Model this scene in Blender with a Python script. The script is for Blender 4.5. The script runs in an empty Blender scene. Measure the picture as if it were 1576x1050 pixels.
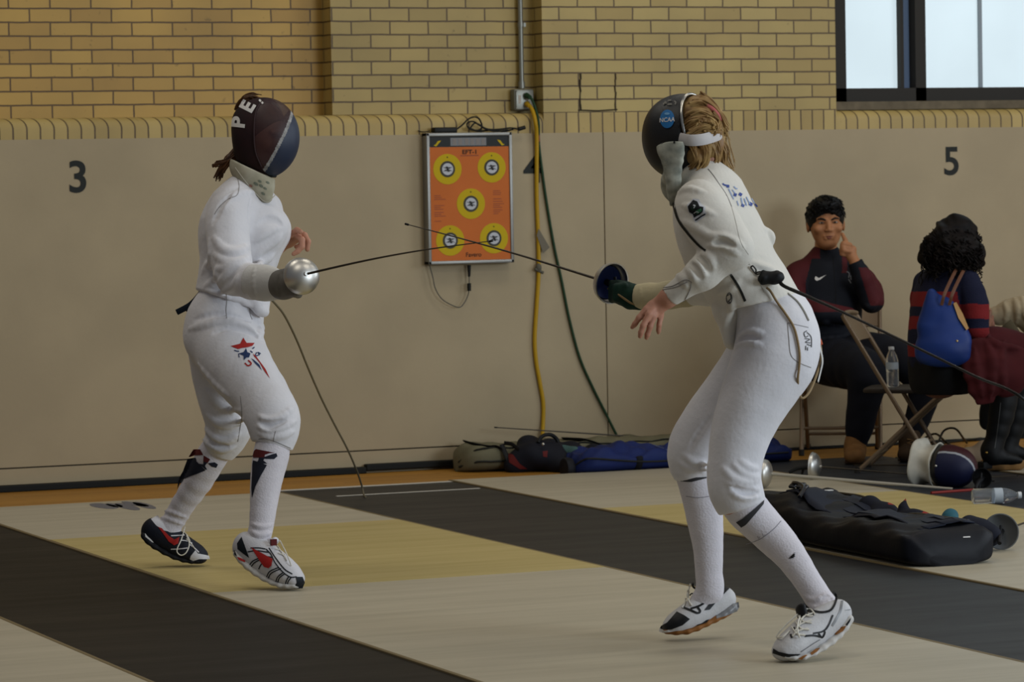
import bpy, math, random
HM = 1.0
import numpy as np
random.seed(7)
RNG = np.random.default_rng(7)
SC = bpy.context.scene
COL = SC.collection
pi = math.pi
V3 = lambda *a: np.array(a, float)

# ---------------------------------------------------------------- camera
F_PX, YAW, PITCH, ROLL, CAM_D, CAM_H = 5371.0, math.radians(22.794), math.radians(-2.6106), math.radians(-1.0641), 16.4423, 1.45
W_, H_ = 1576, 1050
fw = V3(math.sin(YAW)*math.cos(PITCH), math.cos(YAW)*math.cos(PITCH), math.sin(PITCH))
_r0 = V3(math.cos(YAW), -math.sin(YAW), 0); _u0 = np.cross(_r0, fw)
rt = math.cos(ROLL)*_r0+math.sin(ROLL)*_u0
up = -math.sin(ROLL)*_r0+math.cos(ROLL)*_u0
CP = V3(0, -CAM_D, CAM_H)
def unit(v):
    v = np.asarray(v, float); return v/(np.linalg.norm(v)+1e-12)
def rays(px, py):
    px = np.asarray(px, float); py = np.asarray(py, float)
    return fw+rt*((px-788)/F_PX)[..., None]-up*((py-525)/F_PX)[..., None]
def P(px, py, z):                      # a point of the place at depth z (metres) from the camera
    return CP+rays(px, py)*z
def on_y(px, py, y=0.0):               # a point on a plane parallel to the back wall
    d = rays(px, py); return CP+d*((y+CAM_D)/d[1])
def on_z(px, py, z=0.0):               # a point on a level plane
    d = rays(px, py); return CP+d*((z-CAM_H)/d[2])
def depth(p): return float((np.asarray(p)-CP)@fw)
# horizontal directions as the camera sees them
HR = unit(V3(rt[0], rt[1], 0)); HF = unit(V3(fw[0], fw[1], 0)); UZ = V3(0, 0, 1)
def hdir(r, f, z=0): return unit(HR*r+HF*f+UZ*z)

cam_d = bpy.data.cameras.new('camera'); cam_o = bpy.data.objects.new('camera', cam_d); COL.objects.link(cam_o)
from mathutils import Matrix, Vector
cam_d.sensor_width = 36; cam_d.lens = F_PX/W_*36; cam_d.clip_end = 200
cam_o.matrix_world = Matrix(((rt[0], up[0], -fw[0], CP[0]), (rt[1], up[1], -fw[1], CP[1]), (rt[2], up[2], -fw[2], CP[2]), (0, 0, 0, 1)))
SC.camera = cam_o
cam_d.dof.use_dof = True; cam_d.dof.focus_distance = 12.0; cam_d.dof.aperture_fstop = 9.0

# ---------------------------------------------------------------- materials
MATS = {}
def s2l(c):
    return tuple((x/12.92 if x <= .04045 else ((x+.055)/1.055)**2.4) for x in c)
def hexc(h): return s2l(tuple(int(h[i:i+2], 16)/255 for i in (0, 2, 4)))+(1,)
class NT:
    def __init__(s, name):
        s.m = bpy.data.materials.new(name); s.m.use_nodes = True; s.t = s.m.node_tree; s.n = s.t.nodes
        s.b = s.n['Principled BSDF']; s.out = s.n['Material Output']
    def add(s, ty, **kw):
        n = s.n.new(ty)
        for k, v in kw.items():
            if k in n.inputs: n.inputs[k].default_value = v
            else: setattr(n, k, v)
        return n
    def link(s, a, b): s.t.links.new(a, b)
def mat(name, col, rough=.7, metal=0., vary=.0, vscale=8., bump=0., bscale=60., sheen=0., alpha=1., spec=None, emit=0., trans=0., col2=None, stretch=None, coat=0.):
    if name in MATS: return MATS[name]
    t = NT(name); c = hexc(col) if isinstance(col, str) else tuple(col)+(1,)
    b = t.b; b.inputs['Base Color'].default_value = c; b.inputs['Roughness'].default_value = rough; b.inputs['Metallic'].default_value = metal
    if spec is None and rough >= .5 and not metal: spec = .22
    if spec is not None: b.inputs['Specular IOR Level'].default_value = spec
    if sheen: b.inputs['Sheen Weight'].default_value = sheen
    if coat: b.inputs['Coat Weight'].default_value = coat
    if alpha < 1: b.inputs['Alpha'].default_value = alpha
    if trans: b.inputs['Transmission Weight'].default_value = trans
    if emit: b.inputs['Emission Color'].default_value = c; b.inputs['Emission Strength'].default_value = emit
    tc = t.add('ShaderNodeTexCoord'); co = tc.outputs['Object']
    if stretch:
        mp = t.add('ShaderNodeMapping'); mp.inputs['Scale'].default_value = stretch; t.link(co, mp.inputs['Vector']); co = mp.outputs['Vector']
    if vary or col2:
        nz = t.add('ShaderNodeTexNoise', Scale=vscale, Detail=4.); t.link(co, nz.inputs['Vector'])
        mx = t.add('ShaderNodeMix', data_type='RGBA'); cr = t.add('ShaderNodeMapRange')
        cr.inputs[1].default_value = .35; cr.inputs[2].default_value = .65; t.link(nz.outputs['Fac'], cr.inputs[0]); t.link(cr.outputs[0], mx.inputs[0])
        c2 = hexc(col2) if col2 else tuple(x*(1-vary) for x in c[:3])+(1,)
        mx.inputs[6].default_value = c; mx.inputs[7].default_value = c2
        t.link(mx.outputs[2], b.inputs['Base Color'])
    if bump:
        n2 = t.add('ShaderNodeTexNoise', Scale=bscale, Detail=3.); t.link(co, n2.inputs['Vector'])
        bp = t.add('ShaderNodeBump', Strength=bump, Distance=.004); t.link(n2.outputs['Fac'], bp.inputs['Height']); t.link(bp.outputs['Normal'], b.inputs['Normal'])
    MATS[name] = t.m; return t.m

# ---------------------------------------------------------------- objects
def tag(o, label=None, cat=None, group=None, kind=None):
    if label: o['label'] = label
    if cat: o['category'] = cat
    if group: o['group'] = group
    if kind: o['kind'] = kind
    return o
def empty(name, loc, label=None, cat=None, group=None):
    o = bpy.data.objects.new(name, None); COL.objects.link(o); o.location = [float(x) for x in loc]; o.empty_display_size = .1
    return tag(o, label, cat, group)
def wloc(o):
    l = np.array(o.location, float)
    while o.parent: o = o.parent; l = l+np.array(o.location, float)
    return l
class MB:
    def __init__(s): s.V = []; s.F = []; s.M = []; s.n = 0
    def add(s, V, F, m=0):
        V = np.asarray(V, float).reshape(-1, 3); s.V.append(V)
        s.F += [tuple(int(i)+s.n for i in f) for f in F]; s.M += [m]*len(F); s.n += len(V); return s
    def parts(s):
        r = []; n = 0; f = 0
        for V in s.V:
            g = f
            while g < len(s.F) and s.F[g][0] < n+len(V): g += 1
            r.append((f, g, n)); f = g; n += len(V)
        return r
    def box(s, c, size, R=None, m=0, bev=0):
        h = np.asarray(size, float)/2; c = np.asarray(c, float)
        if bev:
            return s.sbox(c, size, R, m, bev)
        v = np.array([[x, y, z] for x in (-1, 1) for y in (-1, 1) for z in (-1, 1)])*h
        if R is not None: v = v@np.asarray(R)
        s.add(v+c, [(0, 1, 3, 2), (4, 6, 7, 5), (0, 4, 5, 1), (2, 3, 7, 6), (0, 2, 6, 4), (1, 5, 7, 3)], m); return s
    def sbox(s, c, size, R=None, m=0, bev=.01):     # box with rounded edges
        h = np.asarray(size, float)/2; b = min(bev, *(h*.98))
        v = []; 
        xs = lambda H: [-H, -H+b*.3, -H+b, H-b, H-b*.3, H]
        # a 6x6 grid per face, pushed to a rounded box
        F = []
        for ax in range(3):
            for sg in (-1, 1):
                a1, a2 = (ax+1) % 3, (ax+2) % 3
                g1, g2 = xs(h[a1]), xs(h[a2]); base = len(v)
                for p in g1:
                    for q in g2:
                        t = np.zeros(3); t[ax] = sg*h[ax]; t[a1] = p; t[a2] = q
                        core = np.clip(t, -(h-b), h-b); d = t-core; L = np.linalg.norm(d); v.append(core+d*(b/L if L > 0 else 0))
                for i in range(5):
                    for j in range(5):
                        f = (base+i*6+j, base+(i+1)*6+j, base+(i+1)*6+j+1, base+i*6+j+1)
                        F.append(f if sg > 0 else f[::-1])
        v = np.array(v)
        if R is not None: v = v@np.asarray(R)
        return s.add(v+np.asarray(c, float), F, m)
    def tube(s, pts, r, n=10, m=0, smooth=0, flat=None, caps=True):
        pts = np.asarray(pts, float); rr = np.full(len(pts), r) if np.isscalar(r) else np.asarray(r, float)
        if smooth:
            pts, rr = catmull(pts, smooth, rr)
        T = np.gradient(pts, axis=0); T /= np.linalg.norm(T, axis=1)[:, None]+1e-12
        nrm = np.cross(T[0], [0, 0, 1]) if flat is None else np.cross(T[0], flat)
        if np.linalg.norm(nrm) < 1e-4: nrm = np.cross(T[0], [1, .2, 0])
        nrm = unit(nrm); V = []; ang = np.arange(n)*2*pi/n
        for i in range(len(pts)):
            nrm = unit(nrm-T[i]*(nrm@T[i])); bn = np.cross(T[i], nrm)
            k = 1.0 if flat is None else .25
            V.append(pts[i]+rr[i]*(np.cos(ang)[:, None]*nrm+k*np.sin(ang)[:, None]*bn))
        V = np.concatenate(V); N = len(pts); F = []
        for i in range(N-1):
            for j in range(n):
                F.append((i*n+j, i*n+(j+1) % n, (i+1)*n+(j+1) % n, (i+1)*n+j))
        if caps: F += [tuple(range(n))[::-1], tuple((N-1)*n+j for j in range(n))]
        return s.add(V, F, m)
    def lathe(s, prof, a, axis, n=40, m=0, flip=False):     # prof: (radius, distance along axis)
        axis = unit(axis); e = unit(np.cross(axis, [0.1, .2, 1])); g = np.cross(axis, e); ang = np.arange(n)*2*pi/n
        ring = np.cos(ang)[:, None]*e+np.sin(ang)[:, None]*g
        V = np.concatenate([np.asarray(a)+axis*h+ring*max(r, 1e-5) for r, h in prof]); F = []
        for i in range(len(prof)-1):
            for j in range(n):
                f = (i*n+j, i*n+(j+1) % n, (i+1)*n+(j+1) % n, (i+1)*n+j); F.append(f[::-1] if flip else f)
        return s.add(V, F, m)
    def sphere(s, c, r, nu=24, nv=14, m=0, R=None):
        r = np.ones(3)*np.asarray(r, float); V = []
        for i in range(nv+1):
            th = pi*i/nv
            for j in range(nu): V.append([math.sin(th)*math.cos(2*pi*j/nu), math.sin(th)*math.sin(2*pi*j/nu), math.cos(th)])
        V = np.array(V)*r
        if R is not None: V = V@np.asarray(R)
        F = [(i*nu+j, (i+1)*nu+j, (i+1)*nu+(j+1) % nu, i*nu+(j+1) % nu) for i in range(nv) for j in range(nu)]
        return s.add(V+np.asarray(c, float), F, m)
    def prism(s, poly, ext, m=0):        # poly: 3D outline, ext: extrusion vector
        p = np.asarray(poly, float); n = len(p); e = np.asarray(ext, float)
        F = [tuple(range(n)), tuple(range(2*n-1, n-1, -1))]+[(i, i+n, (i+1) % n+n, (i+1) % n) for i in range(n)]
        return s.add(np.concatenate([p, p+e]), F, m)
    def grid(s, A, m=0, closed_u=False):
        A = np.asarray(A, float); nu, nv = A.shape[:2]; F = []
        for i in range(nu if closed_u else nu-1):
            for j in range(nv-1): F.append((i*nv+j, ((i+1) % nu)*nv+j, ((i+1) % nu)*nv+j+1, i*nv+j+1))
        return s.add(A.reshape(-1, 3), F, m)
    def build(s, name, mats, parent=None, smooth=True, origin=None, fix=True):
        V = np.concatenate(s.V) if s.V else np.zeros((0, 3))
        return mkobj(name, V, s.F, mats, parent, s.M, smooth, origin, fix)
def mkobj(name, V, F, mats, parent=None, M=None, smooth=True, origin=None, fix=False):
    V = np.asarray(V, float)
    if parent is not None: o0 = wloc(parent)
    elif origin is not None: o0 = np.asarray(origin, float)
    else: o0 = V3(*((V[:, :2].min(0)+V[:, :2].max(0))/2), V[:, 2].min())
    me = bpy.data.meshes.new(name)
    if isinstance(F, np.ndarray):
        nf = len(F); me.vertices.add(len(V)); me.vertices.foreach_set('co', (V-o0).astype(np.float32).ravel())
        me.loops.add(nf*4); me.loops.foreach_set('vertex_index', F.astype(np.int32).ravel())
        me.polygons.add(nf); me.polygons.foreach_set('loop_start', np.arange(0, nf*4, 4, dtype=np.int32)); me.polygons.foreach_set('loop_total', np.full(nf, 4, np.int32))
        me.update(calc_edges=True)
    else:
        me.from_pydata((V-o0).tolist(), [], F)
    if fix:
        import bmesh
        bm = bmesh.new(); bm.from_mesh(me); bmesh.ops.recalc_face_normals(bm, faces=bm.faces); bm.to_mesh(me); bm.free()
    for m in (mats if isinstance(mats, (list, tuple)) else [mats]): me.materials.append(m)
    if M is not None and len(M): me.polygons.foreach_set('material_index', np.asarray(M, np.int32))
    if smooth == 'auto':
        me.polygons.foreach_set('use_smooth', np.ones(len(me.polygons), bool))
        try: me.set_sharp_from_angle(angle=math.radians(40))
        except Exception: pass
    else:
        me.polygons.foreach_set('use_smooth', np.full(len(me.polygons), bool(smooth)))
        if smooth:
            try: me.set_sharp_from_angle(angle=math.radians(55))
            except Exception: pass
    me.validate()
    o = bpy.data.objects.new(name, me); COL.objects.link(o)
    if parent is not None: o.parent = parent
    else: o.location = o0
    return o
def copy_tree(o, loc=None, parent=None):
    c = o.copy(); COL.objects.link(c)
    if parent is not None: c.parent = parent
    if loc is not None: c.location = [float(x) for x in loc]
    for ch in list(o.children): copy_tree(ch, None, c)
    return c
def catmull(p, k, r=None):
    p = np.asarray(p, float); q = np.concatenate([[2*p[0]-p[1]], p, [2*p[-1]-p[-2]]]); out = []; ro = []
    for i in range(1, len(q)-2):
        for j in range(k):
            t = j/k; a, b, c, d = q[i-1:i+3]
            out.append(.5*((2*b)+(-a+c)*t+(2*a-5*b+4*c-d)*t*t+(-a+3*b-3*c+d)*t**3))
            if r is not None: ro.append(r[i-1]*(1-t)+r[min(i, len(r)-1)]*t)
    out.append(p[-1])
    if r is not None: ro.append(r[-1]); return np.array(out), np.array(ro)
    return np.array(out)
def font_tris(txt, size=1.0, bold=0.0):       # text as 2D mesh: vertices (n,2), faces
    cu = bpy.data.curves.new('txt', 'FONT'); cu.body = txt; cu.size = size; cu.align_x = 'CENTER'; cu.align_y = 'CENTER'; cu.offset = bold; cu.resolution_u = 5
    o = bpy.data.objects.new('txt', cu); COL.objects.link(o)
    bpy.context.view_layer.update()
    me = o.to_mesh(); V = np.array([v.co[:] for v in me.vertices])[:, :2]; F = [tuple(p.vertices) for p in me.polygons]
    o.to_mesh_clear(); bpy.data.objects.remove(o); bpy.data.curves.remove(cu)
    return V, F

# ---------------------------------------------------------------- signed distance bodies
class Sdf:
    def __init__(s, k=.02): s.p = []; s.k = k; s.cuts = []; s.disp = None
    def seg(s, a, b, ra, rb, L=None, k=None, sign=1, capa=False, capb=False, rc=None):
        a = np.asarray(a, float); b = np.asarray(b, float); w = b-a; ln = np.linalg.norm(w)
        if ln < 1e-6: w = V3(0, 0, 1) if L is None else np.cross(L, V3(.3, .5, .8)); ln = 0.
        w = unit(w)
        if L is None: L = np.cross(w, [.3, .4, .85])
        L = unit(np.asarray(L)-w*(np.asarray(L)@w)); N = np.cross(w, L)
        ra = np.ones(2)*np.asarray(ra, float); rb = np.ones(2)*np.asarray(rb, float)
        s.p.append(dict(a=a, b=b, w=w, ln=ln, L=L, N=N, ra=ra, rb=rb, k=s.k if k is None else k, sg=sign, ca=capa, cb=capb, rc=rc,
                        c=(a+b)/2, R=ln/2+max(ra.max(), rb.max(), rc or 0)))
        return s
    def ball(s, c, r, axes=None, k=None, sign=1):    # ellipsoid: r = 3 radii along axes rows
        r = np.ones(3)*np.asarray(r, float); axes = np.eye(3) if axes is None else np.asarray(axes, float)
        s.p.append(dict(ball=1, c=np.asarray(c, float), r=r, ax=axes, k=s.k if k is None else k, sg=sign, R=r.max())); return s
    def chain(s, pts, r, L=None, k=None, sm=0, sign=1, capa=False, capb=False):
        pts = np.asarray(pts, float); r = np.array([np.ones(2)*np.asarray(x, float) for x in r])
        if sm:
            q, i = catmull(pts, sm, np.arange(len(pts), dtype=float)); r = np.stack([np.interp(i, np.arange(len(r)), r[:, j]) for j in (0, 1)], 1); pts = q
        for i in range(len(pts)-1):
            Li = L if (L is None or np.ndim(L) == 1) else L[min(i, len(L)-1)]
            s.seg(pts[i], pts[i+1], r[i], r[i+1], Li, k, sign, capa and i == 0, capb and i == len(pts)-2)
        return s
    def cut(s, p, n, r=.004): s.cuts.append((np.asarray(p, float), unit(n), r)); return s     # remove the side n points to
    def cutsph(s, c, rad, p, n, r=.003): s.cuts.append((np.asarray(p, float), unit(n), r, np.asarray(c, float), rad)); return s
    def sub(s, o, jc, jr=.17, k=.006, k1=.06):       # a limb that merges softly near its joint jc and lies crisply elsewhere
        lo = np.min([p['c']-p['R'] for p in o.p if p['sg'] > 0], 0); hi = np.max([p['c']+p['R'] for p in o.p if p['sg'] > 0], 0)
        s.p.append(dict(sub=o, jc=np.asarray(jc, float), jr=jr, k=k, k1=k1, sg=1, c=(lo+hi)/2, R=float(np.linalg.norm(hi-lo)/2))); return s
    def plane(s, p, n, k=.006): s.p.append(dict(plane=1, a=np.asarray(p, float), n=unit(n), k=k, sg=-1, c=np.asarray(p, float), R=50.)); return s   # cuts away what was built before it
    @staticmethod
    def _d(p, X):
        if 'sub' in p: return p['sub'](X)
        if 'plane' in p: return -((X-p['a'])@p['n'])
        if 'ball' in p:
            q = (X-p['c'])@p['ax'].T/p['r']; k0 = np.sqrt((q*q).sum(-1)); k1 = np.sqrt(((q/p['r'])**2).sum(-1))+1e-9
            return k0*(k0-1)/k1
        Y = X-p['a']; h = Y@p['w']; t = np.clip(h/p['ln'], 0, 1) if p['ln'] > 0 else np.zeros(len(X))
        ov = h-t*p['ln']; A = p['ra'][0]+(p['rb'][0]-p['ra'][0])*t; B = p['ra'][1]+(p['rb'][1]-p['ra'][1])*t
        C = np.minimum(A, B) if p['rc'] is None else p['rc']
        u = Y@p['L']; v = Y@p['N']
        a2 = (u/A)**2+(v/B)**2+(ov/C)**2; k0 = np.sqrt(a2); k1 = np.sqrt((u/A/A)**2+(v/B/B)**2+(ov/C/C)**2)+1e-6
        d = np.where(k0 < 1e-3, -np.minimum(A, B), k0*(k0-1)/k1)
        if p['cb']: d = smax(d, h-p['ln'], .004)
        if p['ca']: d = smax(d, -h, .004)
        return d
    def __call__(s, X, idx=None):
        X = np.asarray(X, float); d = np.full(len(X), 9.)
        for i in (range(len(s.p)) if idx is None else idx):
            p = s.p[i]; e = s._d(p, X)
            if 'sub' in p: d = smin(d, e, p['k']+(p['k1']-p['k'])*np.clip(1.3*(1-np.sqrt(((X-p['jc'])**2).sum(-1))/p['jr']), 0, 1))
            elif p['sg'] > 0: d = smin(d, e, p['k'])
            else: d = smax(d, -e, p['k'])
        for c in s.cuts:
            e = (X-c[0])@c[1]
            if len(c) > 3: e = np.where(((X-c[3])**2).sum(-1) < c[4]**2, e, -9.)
            d = smax(d, e, c[2])
        if s.disp is not None: d = d+s.disp(X)
        return d
    def mesh(s, h=.006, N=10, pred=None):
        lo = np.min([p['c']-p['R'] for p in s.p if p['sg'] > 0], 0)-3*h; hi = np.max([p['c']+p['R'] for p in s.p if p['sg'] > 0], 0)+3*h
        nb = np.ceil((hi-lo)/(h*N)).astype(int); B = np.stack(np.meshgrid(*[np.arange(n) for n in nb], indexing='ij'), -1).reshape(-1, 3)
        Cn = lo+(B+.5)*N*h; rad = N*h*.5*1.7321
        near = np.zeros(len(B), bool); 
        for p in s.p:
            if p['sg'] > 0: near |= ((Cn-p['c'])**2).sum(-1) < (p['R']+rad+.03)**2
        B = B[near]; Cn = Cn[near]
        dc = np.empty(len(B))
        for i in range(0, len(B), 4096): dc[i:i+4096] = s(Cn[i:i+4096])
        keep = np.abs(dc) < rad*1.8+.02; B = B[keep]; Cn = Cn[keep]
        g = np.stack(np.meshgrid(*[np.arange(N+1)]*3, indexing='ij'), -1).reshape(-1, 3)
        S = 4096; keys = []; verts = []; quads = []
        off = np.array([[0, 0, 0], [1, 0, 0], [0, 1, 0], [1, 1, 0], [0, 0, 1], [1, 0, 1], [0, 1, 1], [1, 1, 1]])
        edges = [(0, 1), (2, 3), (4, 5), (6, 7), (0, 2), (1, 3), (4, 6), (5, 7), (0, 4), (1, 5), (2, 6), (3, 7)]
        # a lower bound per primitive and block
        dp = np.stack([np.linalg.norm(Cn-p['c'], axis=1)-p['R'] for p in s.p], 1)
        for bi in range(len(B)):
            idx = np.nonzero(dp[bi] < rad+.085)[0]
            if len(idx) == 0: continue
            X = lo+(B[bi]*N+g)*h; D = s(X, idx).reshape(N+1, N+1, N+1)
            if D.min() > 0 or D.max() < 0: continue
            c8 = np.stack([D[o[0]:N+o[0], o[1]:N+o[1], o[2]:N+o[2]] for o in off], -1)
            ins = c8 < 0; act = ins.any(-1) & ~ins.all(-1); I = np.argwhere(act)
            if len(I) == 0: continue
            cv = c8[act]; acc = np.zeros((len(I), 3)); cnt = np.zeros(len(I))
            for a, b in edges:
                da, db = cv[:, a], cv[:, b]; m = (da < 0) != (db < 0); t = np.where(m, da/(da-db+1e-20), 0)
                acc += m[:, None]*(off[a]+(off[b]-off[a])*t[:, None]); cnt += m
            G = B[bi]*N+I; verts.append(lo+(G+acc/cnt[:, None])*h); keys.append(G[:, 0]+S*(G[:, 1]+S*G[:, 2]))
            for ax, e1, e2 in ((0, 1, 2), (1, 2, 0), (2, 0, 1)):
                Da = D[:N, :N, :N]; sl = [slice(0, N)]*3; sl[ax] = slice(1, N+1); Db = D[tuple(sl)]
                m = (Da < 0) != (Db < 0); J = np.argwhere(m)
                if len(J) == 0: continue
                fl = Da[m] < 0; G2 = B[bi]*N+J; u1 = np.zeros(3, int); u1[e1] = 1; u2 = np.zeros(3, int); u2[e2] = 1
                q = np.stack([G2, G2-u1, G2-u1-u2, G2-u2], 1)
                q = np.where(fl[:, None, None], q[:, ::1], q[:, ::-1])
                quads.append(q[..., 0]+S*(q[..., 1]+S*q[..., 2]))
        V = np.concatenate(verts); K = np.concatenate(keys); Q = np.concatenate(quads)
        o = np.argsort(K); Ks = K[o]; V = V[o]; pos = np.clip(np.searchsorted(Ks, Q), 0, len(Ks)-1)
        ok = (Ks[pos] == Q).all(1); return V, pos[ok]
    def grad(s, X, e=.002):
        g = np.stack([s(X+np.eye(3)[i]*e)-s(X-np.eye(3)[i]*e) for i in range(3)], -1); return g/(np.linalg.norm(g, axis=1)[:, None]+1e-9)
    def hit(s, px, py, z0, n=64):        # where the lines of sight through these image points meet the surface
        d = rays(px, py); L = np.linalg.norm(d, axis=-1); t = np.full(len(d), z0-1.3); best = np.full(len(d), 9.); bt = t.copy()
        m0 = d.mean(0); m0 = m0/np.linalg.norm(m0); sp = float(np.max(np.linalg.norm((d-d.mean(0))*z0, axis=1))) if len(d) else 0
        idx = [i for i, p in enumerate(s.p) if np.linalg.norm((p['c']-CP)-m0*((p['c']-CP)@m0)) < p['R']+sp+.10]
        for _ in range(n):
            X = CP+d*t[:, None]; e = s(X, idx) if idx else np.full(len(X), .2); m = e < best-1e-5; best = np.where(m, e, best); bt = np.where(m, t, bt)
            t = t+np.where(e > .0003, e*.75/L, 0)
            t = np.minimum(t, z0+1.6)
        return CP+d*bt[:, None]
    def copy(s):
        c = Sdf(s.k); c.p = list(s.p); c.cuts = list(s.cuts); c.disp = s.disp; return c
    def build(s, name, mats, parent, h=.006, pred=None, origin=None):
        V, F = s.mesh(h*HM); M = None
        if pred is not None: M = pred(V[F].mean(1))
        return mkobj(name, V, F, mats, parent, M, True, origin)
def smin(a, b, k):
    if np.ndim(k) == 0 and k <= 0: return np.minimum(a, b)
    h = np.maximum(k-np.abs(a-b), 0)/k; return np.minimum(a, b)-h*h*k*.25
def smax(a, b, k): return -smin(-a, -b, k)
def wrinkle(amp, f, seed=0):
    r = np.random.default_rng(seed); D = r.normal(size=(5, 3)); D /= np.linalg.norm(D, axis=1)[:, None]; ph = r.uniform(0, 6, 5); Wp = r.normal(size=(3, 3))
    def fn(X):
        Y = X+.02*np.sin(X@Wp.T*9); return amp*sum(np.sin(Y@D[i]*f*(1+.45*i)+ph[i])/(1+.5*i) for i in range(5))/2
    return fn
def subdiv2d(V, F, mx):
    import bmesh
    bm = bmesh.new(); vs = [bm.verts.new((v[0], v[1], 0)) for v in V]
    for f in F:
        try: bm.faces.new([vs[i] for i in f])
        except ValueError: pass
    bmesh.ops.triangulate(bm, faces=bm.faces)
    for _ in range(6):
        e = [x for x in bm.edges if x.calc_length() > mx]
        if not e: break
        bmesh.ops.subdivide_edges(bm, edges=e, cuts=1); bmesh.ops.triangulate(bm, faces=bm.faces)
    bm.verts.index_update(); V = np.array([v.co[:2] for v in bm.verts]); F = [tuple(v.index for v in f.verts) for f in bm.faces]; bm.free(); return V, F
class Decal:                             # print or badge that lies on a curved surface
    def __init__(s, sdf, z0, off=.0015): s.sdf = sdf; s.z0 = z0; s.off = off; s.mb = MB()
    def tri(s, V, F, m=0, off=None, mx=3.):
        V, F = subdiv2d(np.asarray(V, float), F, mx); X = s.sdf.hit(V[:, 0], V[:, 1], s.z0); X = X+s.sdf.grad(X)*(s.off if off is None else off)
        s.mb.add(X, F, m); return s
    def poly(s, pts, m=0, off=None, mx=3.): return s.tri(pts, [tuple(range(len(pts)))], m, off, mx)
    def ell(s, c, rx, ry, m=0, off=None, n=20, rot=0):
        a = np.arange(n)*2*pi/n; x = rx*np.cos(a); y = ry*np.sin(a); return s.poly(np.stack([c[0]+x*math.cos(rot)-y*math.sin(rot), c[1]+x*math.sin(rot)+y*math.cos(rot)], 1), m, off)
    def text(s, txt, c, ex, ey, m=0, bold=0., off=None):   # ex: image vector of one em to the right, ey: of one em up
        V, F = font_tris(txt, 1., bold); V = np.asarray(c)+V[:, :1]*np.asarray(ex)+V[:, 1:]*np.asarray(ey); return s.tri(V, F, m, off)
    def line(s, pts, w, m=0, off=None, sm=4):
        p = catmull(np.asarray(pts, float), sm) if sm else np.asarray(pts, float); T = np.gradient(p, axis=0); T /= np.linalg.norm(T, axis=1)[:, None]; Nn = np.stack([-T[:, 1], T[:, 0]], 1)*w/2
        q = np.concatenate([p+Nn, p-Nn]); n = len(p); return s.tri(q, [(i, i+1, n+i+1, n+i) for i in range(n-1)], m, off, 6.)
    def build(s, name, mats, parent, split=False):
        if not split: return s.mb.build(name, mats, parent, True, fix=False)
        mats = mats if isinstance(mats, (list, tuple)) else [mats]; out = []
        for V, (f0, f1, n0) in zip(s.mb.V, s.mb.parts()):      # every piece of the print a part of its own
            out.append(mkobj(name, V, [tuple(i-n0 for i in f) for f in s.mb.F[f0:f1]], mats[s.mb.M[f0]], parent, None, True))
        return out
def surf_tube(sdf, pts, z0, r, name, m, parent, off=0., sm=5):   # a seam or cord lying on a surface
    p = catmull(np.asarray(pts, float), sm); X = sdf.hit(p[:, 0], p[:, 1], z0); X = X+sdf.grad(X)*off
    return MB().tube(X, r, 6).build(name, m, parent)
def wall_text(txt, cx, cz, hgt, y, m, name, parent=None, bold=0., th=.002, sx=1.):
    V, F = font_tris(txt, 1., bold); k = hgt/(V[:, 1].max()-V[:, 1].min()); V = (V-(V.max(0)+V.min(0))/2)*k
    X = np.stack([cx+V[:, 0]*sx, np.full(len(V), y-th), cz+V[:, 1]], 1)
    return mkobj(name, X, [f for f in F], m, parent, None, False)

class Fig:                               # a figure seen at depth z0: joints are given by image point and depth offset
    def __init__(s, z0): s.z = z0; s.k = z0/F_PX
    def J(s, px, py, dz=0.): return P(px, py, s.z+dz)
    def pts(s, L): return [s.J(*q[:3]) for q in L]
    def rad(s, L, f=1.): return [np.array(q[3] if isinstance(q[3], tuple) else (q[3], q[3]))*s.k*f for q in L]
    def chain(s, S, L, f=1., Lv=None, **kw): S.chain(s.pts(L), s.rad(L, f), Lv, **kw); return S
    def limb(s, S, B, L, f=.8, Lv=None, **kw):      # cloth and, inside it, the body
        s.chain(S, L, 1., Lv, **kw); kw.pop('capa', 0); kw.pop('capb', 0)
        if B is not None: s.chain(B, L, f, Lv, **kw)
    def folds(s, S, FL, k=.011):         # FL: (image points, radius px, sink, sign)
        res = []
        for pts, r, sink, sg in FL:
            p = catmull(np.asarray(pts, float), 3); X = S.hit(p[:, 0], p[:, 1], s.z); G = S.grad(X)
            n = len(p); tp = np.sin(np.linspace(.12, pi-.12, n))**.6*r*1.18*s.k
            res.append((X-G*(tp*sink)[:, None]*(1 if sg > 0 else -1), tp, sg))
        for X, tp, sg in res: S.chain(X, np.maximum(tp, .0012), None, k, sign=sg)
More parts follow.
